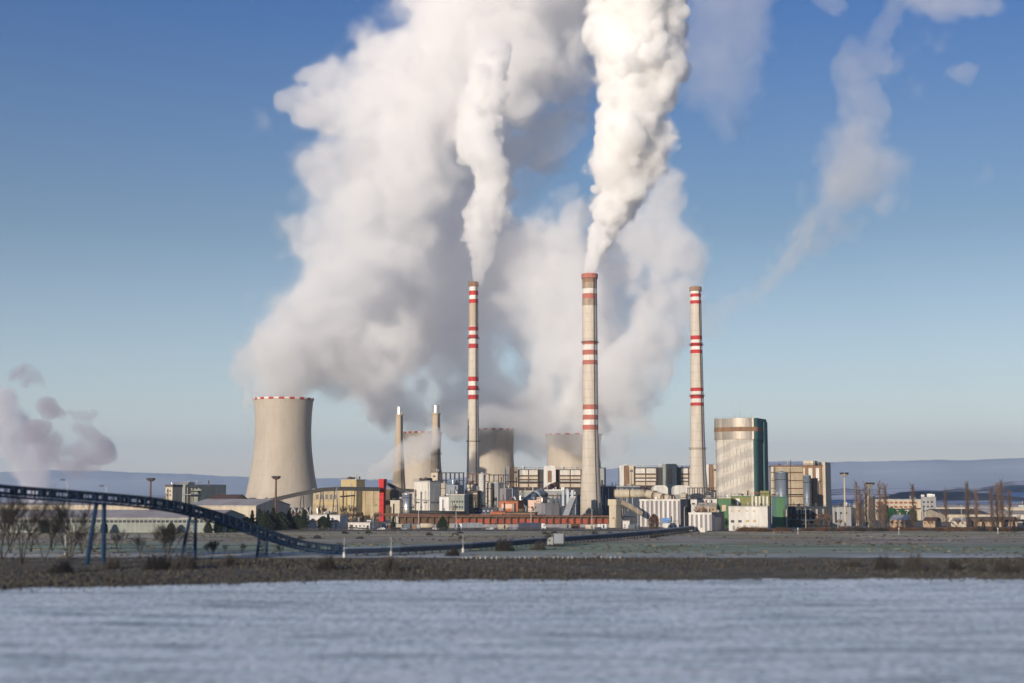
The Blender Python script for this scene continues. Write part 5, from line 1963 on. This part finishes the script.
def nets(V, iso, org, h):
    """surface nets: the surface where V crosses iso"""
    ins = V > iso
    nx, ny, nz = V.shape
    lim = np.array([nx - 1, ny - 1, nz - 1])
    cs = np.zeros((nx - 1, ny - 1, nz - 1, 3), np.float32)
    cn = np.zeros((nx - 1, ny - 1, nz - 1), np.float32)
    for ax in range(3):
        a = [slice(None)] * 3
        c_ = [slice(None)] * 3
        a[ax] = slice(0, -1)
        c_[ax] = slice(1, None)
        A, Bv = V[tuple(a)], V[tuple(c_)]
        cr = ins[tuple(a)] != ins[tuple(c_)]
        idx = np.argwhere(cr)
        t_ = (iso - A[cr]) / (Bv[cr] - A[cr])
        pos_ = idx.astype(np.float32)
        pos_[:, ax] += t_
        o_ = [q for q in range(3) if q != ax]
        for d0 in (0, -1):
            for d1 in (0, -1):
                c2 = idx.copy()
                c2[:, o_[0]] += d0
                c2[:, o_[1]] += d1
                ok = ((c2 >= 0) & (c2 < lim)).all(1)
                c2 = c2[ok]
                np.add.at(cs, (c2[:, 0], c2[:, 1], c2[:, 2]), pos_[ok])
                np.add.at(cn, (c2[:, 0], c2[:, 1], c2[:, 2]), 1)
    act = cn > 0
    vid = -np.ones(cn.shape, np.int64)
    vid[act] = np.arange(act.sum())
    verts = (cs[act] / cn[act][:, None]) * h + org
    quads = []
    for ax in range(3):
        a = [slice(None)] * 3
        c_ = [slice(None)] * 3
        a[ax] = slice(0, -1)
        c_[ax] = slice(1, None)
        A, Bv = ins[tuple(a)], ins[tuple(c_)]
        idx = np.argwhere(A != Bv)
        o_ = [q for q in range(3) if q != ax]
        ok = (idx[:, o_[0]] > 0) & (idx[:, o_[1]] > 0) & (idx[:, o_[0]] < lim[o_[0]]) & (idx[:, o_[1]] < lim[o_[1]]) & (idx[:, ax] < lim[ax])
        idx = idx[ok]
        sgn = A[idx[:, 0], idx[:, 1], idx[:, 2]]
        q = []
        for d0, d1 in ((-1, -1), (0, -1), (0, 0), (-1, 0)):
            c2 = idx.copy()
            c2[:, o_[0]] += d0
            c2[:, o_[1]] += d1
            q.append(vid[c2[:, 0], c2[:, 1], c2[:, 2]])
        q = np.stack(q, 1)
        flip = sgn if ax != 1 else ~sgn
        q[~flip] = q[~flip][:, ::-1]
        quads.append(q)
    return verts, np.concatenate(quads)


def volmat(name, dens, col=(1, 1, 1), g=0.0):
    m = bpy.data.materials.new(name)
    m.use_nodes = True
    t_ = m.node_tree
    t_.nodes.clear()
    o_ = t_.nodes.new('ShaderNodeOutputMaterial')
    v = t_.nodes.new('ShaderNodeVolumePrincipled')
    v.inputs['Color'].default_value = (*col, 1)
    v.inputs['Density'].default_value = dens
    v.inputs['Anisotropy'].default_value = g
    t_.links.new(v.outputs[0], o_.inputs['Volume'])
    m.cycles.homogeneous_volume = True
    return m


def plume(label, sph, h, warp, disp, shells, seed, col=(1, 1, 1)):
    """billowing steam as nested closed shells, each adding its share of density"""
    rng = np.random.default_rng(seed)
    C = np.array([s_[:3] for s_ in sph])
    rr = np.array([s_[3] for s_ in sph])
    pad = sum(a for _, a in warp) * 1.5 + 3 * h
    lo = (C - rr[:, None] * 1.45).min(0) - pad
    hi = (C + rr[:, None] * 1.45).max(0) + pad
    n = np.ceil((hi - lo) / h).astype(int)
    V = np.full(n, -1.0, np.float32)
    W = [sum(vnoise(n, s_ / h, rng) * a for s_, a in warp) for _ in range(3)]
    ax = [(lo[i] + np.arange(n[i]) * h).astype(np.float32) for i in range(3)]
    for c_, q in zip(C, rr):
        k = 1.9 * q + 3 * h
        i0 = np.maximum(((c_ - k - lo) / h).astype(int), 0)
        i1 = np.minimum(((c_ + k - lo) / h).astype(int) + 2, n)
        sl_ = tuple(slice(a, b_) for a, b_ in zip(i0, i1))
        X = ax[0][sl_[0]][:, None, None] - c_[0] + W[0][sl_] * min(1, q / 12)
        Yv = ax[1][sl_[1]][None, :, None] - c_[1] + W[1][sl_] * min(1, q / 12)
        Z = ax[2][sl_[2]][None, None, :] - c_[2] + W[2][sl_] * min(1, q / 12)
        np.maximum(V[sl_], 1 - np.sqrt(X * X + Yv * Yv + Z * Z) / q, out=V[sl_])
    for s_, a, kind in disp:
        nz = vnoise(n, s_ / h, rng)
        V += a * ((np.abs(nz) - .5) if kind == 'b' else nz)
    for q in (0, -1):
        V[q] = -9
        V[:, q] = -9
        V[:, :, q] = -9
    vs, qs, mi = [], [], []
    o_ = 0
    me = bpy.data.meshes.new('steam_plume')
    base = C[0].copy()
    for k, (iso, dens) in enumerate(shells):
        v, q = nets(V, iso, lo, h)
        vs.append(v - base)
        qs.append(q + o_)
        o_ += len(v)
        mi.append(np.full(len(q), k))
        me.materials.append(volmat('steam', dens, col))
    v = np.concatenate(vs)
    q = np.concatenate(qs)
    mi = np.concatenate(mi)
    me.vertices.add(len(v))
    me.vertices.foreach_set('co', v.astype(np.float32).ravel())
    me.loops.add(q.size)
    me.loops.foreach_set('vertex_index', q.ravel().astype(np.int32))
    me.polygons.add(len(q))
    me.polygons.foreach_set('loop_start', np.arange(0, q.size, 4, dtype=np.int32))
    me.polygons.foreach_set('material_index', mi.astype(np.int32))
    me.update(calc_edges=True)
    o = bpy.data.objects.new('steam_plume', me)
    COL.objects.link(o)
    o.location = base
    return tag(o, label, 'steam')


def path(pts_, Y, seed, sub, step=.35, core=.92, puff=(.22, .46), out_=1.35):
    """pts_: (column, row, radius in columns, metres further away) -> spheres with smaller puffs on them"""
    out, rg_, W = [], random.Random(seed), []
    for a, b_ in zip(pts_, pts_[1:]):
        d = math.hypot(a[0] - b_[0], a[1] - b_[1])
        k = max(1, int(d / (step * min(a[2], b_[2]))))
        for i in range(k):
            W.append([a[j] + (b_[j] - a[j]) * i / k for j in range(4)])
    W.append(list(pts_[-1]))
    for x, y, r_, dy in W:
        c_ = P(x, y, Y + dy)
        q = r_ * (Y + dy) / F
        out.append((*c_, q * core))
        for k in range(sub):
            v = np.array([rg_.gauss(0, 1) for _ in range(3)])
            v /= np.linalg.norm(v)
            s_ = rg_.uniform(*puff)
            out.append((*(c_ + v * q * (1 - s_) * rg_.uniform(.8, out_)), q * s_))
    return out


plume('dense white steam column pouring from the tallest chimney',
      path([(590, 277, 6.5, 0), (592, 264, 9.5, 0), (597, 243, 14, 0), (605, 220, 20, 0), (612, 195, 28, 0), (619, 168, 36, 0), (627, 140, 40, 0), (633, 105, 41, 0), (640, 65, 52, 0), (640, 10, 58, 0), (640, -50, 64, 0)], 1175, 1, 18, core=.88, puff=(.14, .46), out_=1.16),
      1.35, [(45, 7), (16, 2.6), (6, .8)], [(26, .15, 'b'), (13, .15, 'b'), (6.5, .11, 'b'), (3.4, .07, 'b')], [(-.07, .008), (-.01, .022), (.05, .06), (.13, .16)], 1, (.996, .996, .996))
plume('white steam from the slender stained chimney, fading into the big cloud',
      path([(475.3, 284, 4, 0), (475.5, 270, 6, 0), (477, 256, 10, 0), (475, 236, 14, 0), (480, 217, 17, 5), (490, 197, 18, 10), (494, 177, 17, 15), (484, 152, 24, 20), (484, 122, 24, 25), (488, 92, 24, 30), (494, 60, 20, 40)], 1300, 2, 28, core=.88, puff=(.10, .34), out_=1.2),
      1.5, [(45, 8), (16, 3), (6, 1)], [(16, .14, 'b'), (8, .16, 'b'), (4.5, .12, 'b')], [(-.08, .006), (0, .014), (.07, .03), (.14, .07)], 2, (.99, .99, .99))
SOFT = dict(warp=[(150, 15), (60, 13), (24, 6)], disp=[(110, .08, 'n'), (60, .17, 'n'), (34, .24, 'b'), (18, .22, 'b'), (10, .17, 'b'), (6.5, .10, 'b')])
GREYISH = (.972, .972, .975)
SH = [(-.19, .0006), (-.10, .0011), (-.02, .0022), (.06, .0045), (.15, .009), (.27, .018)]
plume('broad grey white steam from the lone cooling tower leaning right',
      path([(284, 402, 25, 0), (284, 388, 33, 0), (291, 366, 41, 10), (304, 340, 48, 30), (326, 310, 58, 60), (352, 280, 62, 90), (378, 245, 60, 120), (398, 210, 64, 150), (412, 170, 68, 180), (424, 130, 74, 200), (442, 90, 74, 220), (470, 45, 72, 240), (510, 0, 80, 260), (530, -60, 88, 280)], 1300, 3, 16)
      + path([(318, 372, 24, 20), (345, 352, 40, 40), (352, 372, 24, 40)], 1300, 31, 9)
      + path([(410, 115, 48, 200), (368, 112, 40, 190), (340, 114, 28, 180), (318, 118, 17, 180), (302, 122, 10, 180)], 1300, 5, 9) + path([(395, 75, 44, 190), (355, 88, 30, 190), (322, 86, 18, 190)], 1300, 6, 7),
      3.3, SOFT['warp'], SOFT['disp'], SH, 3, GREYISH)
plume('bluish steam drifting behind the lone cooling tower',
      path([(262, 418, 16, 0), (262, 400, 22, 0), (270, 385, 27, 0), (300, 385, 30, 0), (320, 392, 24, 0), (336, 372, 30, 0)], 1480, 8, 10), 4, SOFT['warp'], SOFT['disp'], SH, 8, GREYISH)
plume('steam cloud from the cooling tower behind the silver topped chimneys',
      path([(425, 433, 16, 0), (415, 420, 25, 0), (402, 402, 34, 0), (394, 378, 44, 0), (400, 348, 56, 0), (416, 310, 68, 0), (432, 270, 72, 0), (446, 230, 68, 0), (456, 190, 58, 0), (464, 150, 55, 0), (480, 105, 60, 0), (496, 55, 68, 0), (512, 0, 76, 0), (520, -60, 86, 0)], 1700, 4, 15),
      3.8, SOFT['warp'], SOFT['disp'], SH, 4, GREYISH)
plume('steam cloud from the cooling tower right of the slender chimney',
      path([(492, 431, 20, 0), (488, 412, 32, 0), (462, 404, 34, 0), (496, 396, 42, 0), (532, 392, 44, 0), (558, 362, 50, 0), (568, 318, 52, 0), (566, 278, 50, 0), (550, 250, 42, 0), (522, 240, 34, 0), (500, 246, 32, 0), (484, 272, 34, 0), (474, 305, 34, 0), (470, 345, 36, 0), (484, 368, 36, 0)], 1640, 5, 15)
      + path([(512, 412, 28, 0), (545, 410, 34, 0)], 1640, 25, 9) + path([(500, 300, 24, 0), (540, 300, 30, 0)], 1640, 26, 9),
      3.6, SOFT['warp'], SOFT['disp'], SH, 5, GREYISH)
plume('grey shaded steam cloud behind the tallest chimney',
      path([(574, 434, 24, 0), (588, 416, 36, 0), (612, 407, 42, 0), (638, 404, 28, 0), (612, 378, 56, 0), (632, 342, 58, 0), (646, 302, 56, 0), (654, 260, 54, 0), (658, 226, 46, 0), (664, 196, 30, 0)], 1580, 6, 15)
      + path([(648, 340, 46, 0), (668, 328, 34, 0), (680, 300, 28, 0), (676, 270, 30, 0)], 1580, 7, 10) + path([(596, 290, 40, 0), (600, 250, 40, 0), (612, 222, 32, 0)], 1580, 27, 10) + path([(656, 398, 20, 0), (648, 414, 14, 0)], 1580, 28, 8) + path([(690, 335, 14, 0), (697, 318, 10, 0)], 1580, 29, 8),
      3.6, SOFT['warp'], SOFT['disp'], SH, 6, GREYISH)
plume('thin steam bank filling the gaps between the big clouds behind the chimneys',
      path([(350, 350, 60, 0), (400, 290, 66, 0), (470, 270, 66, 0), (540, 300, 66, 0), (600, 290, 66, 0), (650, 300, 56, 0)], 1980, 51, 6) + path([(380, 390, 36, 0), (450, 390, 44, 0), (520, 395, 44, 0), (590, 395, 44, 0), (640, 385, 30, 0)], 1980, 52, 6) + path([(520, 170, 40, 0), (550, 120, 44, 0), (545, 60, 44, 0)], 1980, 53, 6),
      6, SOFT['warp'], SOFT['disp'], [(-.12, .0005), (0, .0008), (.14, .0014), (.3, .002)], 51, GREYISH)
plume('low steam curling over the rims of the rear cooling towers',
      path([(446, 424, 18, 0), (470, 430, 14, 0), (498, 424, 16, 0), (530, 430, 16, 0), (556, 430, 17, 0), (582, 428, 18, 0), (612, 424, 14, 0)], 1490, 54, 8),
      3.4, [(60, 12), (24, 6)], [(40, .25, 'n'), (20, .24, 'b'), (10, .17, 'b')], [(-.12, .0016), (0, .003), (.14, .006), (.3, .01)], 54, GREYISH)
THIN = [(-.08, .0012), (.02, .0026), (.14, .004), (.28, .005)]
plume('thin veil of steam between the two white columns at the top', path([(548, 150, 14, 0), (575, 125, 20, 0), (572, 92, 24, 0), (556, 45, 34, 0), (555, 0, 40, 0), (560, -50, 46, 0)], 1600, 11, 8), 4.5, SOFT['warp'], SOFT['disp'], THIN, 11)
plume('small loose puff between the two white columns', path([(552, 200, 8, 0), (565, 196, 12, 0), (560, 212, 8, 0)], 1600, 12, 8), 3, [(30, 8), (12, 3)], SOFT['disp'], THIN, 12)
plume('faint grey veil right of the dense white column', path([(700, -40, 60, 0), (715, 20, 48, 0), (720, 70, 40, 0), (730, 105, 26, 0)], 1600, 13, 8), 5, SOFT['warp'], SOFT['disp'], [(0, .0016), (.2, .002)], 13)
plume('thin pale plume drifting up to the right of the idle chimney',
      path([(730, 302, 15, 0), (756, 280, 18, 0), (782, 256, 20, 0), (806, 238, 22, 0), (822, 224, 23, 0), (832, 206, 27, 0), (844, 184, 36, 0), (852, 162, 36, 0), (862, 138, 28, 0), (866, 112, 25, 0), (860, 80, 14, 0), (874, 66, 20, 0), (888, 62, 12, 0), (884, 38, 12, 0), (896, 12, 11, 0), (902, -20, 12, 0)], 1260, 14, 8),
      3, [(80, 14), (35, 10), (15, 6)], [(70, .22, 'n'), (40, .30, 'n'), (22, .30, 'b'), (12, .26, 'b'), (7, .16, 'b')], [(-.04, .0011), (.07, .002), (.18, .0034), (.32, .005)], 14, (.985, .975, .965))
plume('small wisp high in the right sky', path([(945, 76, 8, 0), (957, 70, 12, 0), (968, 64, 8, 0)], 1800, 15, 6), 4, [(50, 10), (20, 5)], [(30, .3, 'n'), (14, .2, 'b')], THIN, 15)
plume('wisp at the top edge right of the thin plume', path([(822, -8, 10, 0), (838, 4, 14, 0), (848, 16, 7, 0)], 1800, 16, 6), 4, [(50, 10), (20, 5)], [(30, .3, 'n'), (14, .2, 'b')], THIN, 16)
plume('faint cloud at the top right edge', path([(930, -10, 20, 0), (965, -6, 22, 0), (990, 2, 16, 0)], 1800, 17, 6), 4.5, [(60, 12), (25, 6)], [(40, .3, 'n'), (16, .2, 'b')], THIN, 17)
LOOSE = dict(warp=[(60, 16), (28, 10), (14, 4)], disp=[(40, .30, 'n'), (20, .24, 'b'), (11, .18, 'b')])
plume('pinkish steam rising at the left edge behind the conveyor',
      path([(33, 496, 8, 0), (36, 484, 12, 0), (30, 470, 16, 0), (16, 450, 21, 0), (6, 428, 25, 0), (-2, 410, 24, 0), (10, 394, 14, 0)], 2400, 18, 8), 5, LOOSE['warp'], LOOSE['disp'], [(-.08, .005), (.04, .010), (.16, .016)], 18, (.85, .84, .865))
plume('dark torn puff above the pinkish steam on the left', path([(15, 380, 10, 0), (25, 377, 13, 0), (34, 380, 8, 0)], 2400, 19, 7), 4.5, LOOSE['warp'], LOOSE['disp'], [(-.08, .008), (.08, .016)], 19, (.62, .57, .62))
plume('dark torn puffs right of the pinkish steam', path([(60, 456, 11, 0), (54, 462, 9, 0)], 2400, 20, 8) + path([(50, 414, 9, 0), (58, 419, 11, 0)], 2400, 41, 8) + path([(84, 416, 12, 0), (96, 411, 8, 0)], 2400, 42, 8) + path([(84, 432, 12, 0), (76, 436, 9, 0)], 2400, 43, 8) + path([(78, 449, 7, 0), (42, 446, 9, 0)], 2400, 44, 6, step=9), 4.5, LOOSE['warp'], LOOSE['disp'], [(-.08, .007), (.05, .014), (.2, .016)], 20, (.62, .58, .64))
plume('low steam drifting across the silver topped chimneys',
      path([(371, 477, 4, 0), (375, 470, 8, 0), (386, 466, 9, 0), (396, 460, 12, 0), (408, 453, 14, 0), (420, 455, 15, 0), (428, 446, 13, 0), (434, 434, 9, 0)], 1215, 21, 8),
      2.2, [(40, 7), (16, 3)], [(22, .22, 'n'), (10, .16, 'b'), (5, .1, 'b')], [(0, .012), (.1, .02), (.24, .03)], 21)

# ------------------------------------------------------------------ the air itself
HZ = 5.0e-5
haze = MB().box(-30000, 30000, -3500, 26000, -3, 900).build('haze', [], None)
hzm = bpy.data.materials.new('haze')
hzm.use_nodes = True
t = hzm.node_tree
t.nodes.clear()
o_ = t.nodes.new('ShaderNodeOutputMaterial')
v = t.nodes.new('ShaderNodeVolumePrincipled')
v.inputs['Color'].default_value = (.66, .82, 1.0, 1)
v.inputs['Density'].default_value = HZ
v.inputs['Anisotropy'].default_value = 0.2
t.links.new(v.outputs[0], o_.inputs['Volume'])
hzm.cycles.homogeneous_volume = True
haze.data.materials.clear()
haze.data.materials.append(hzm)
tag(haze, kind='stuff')
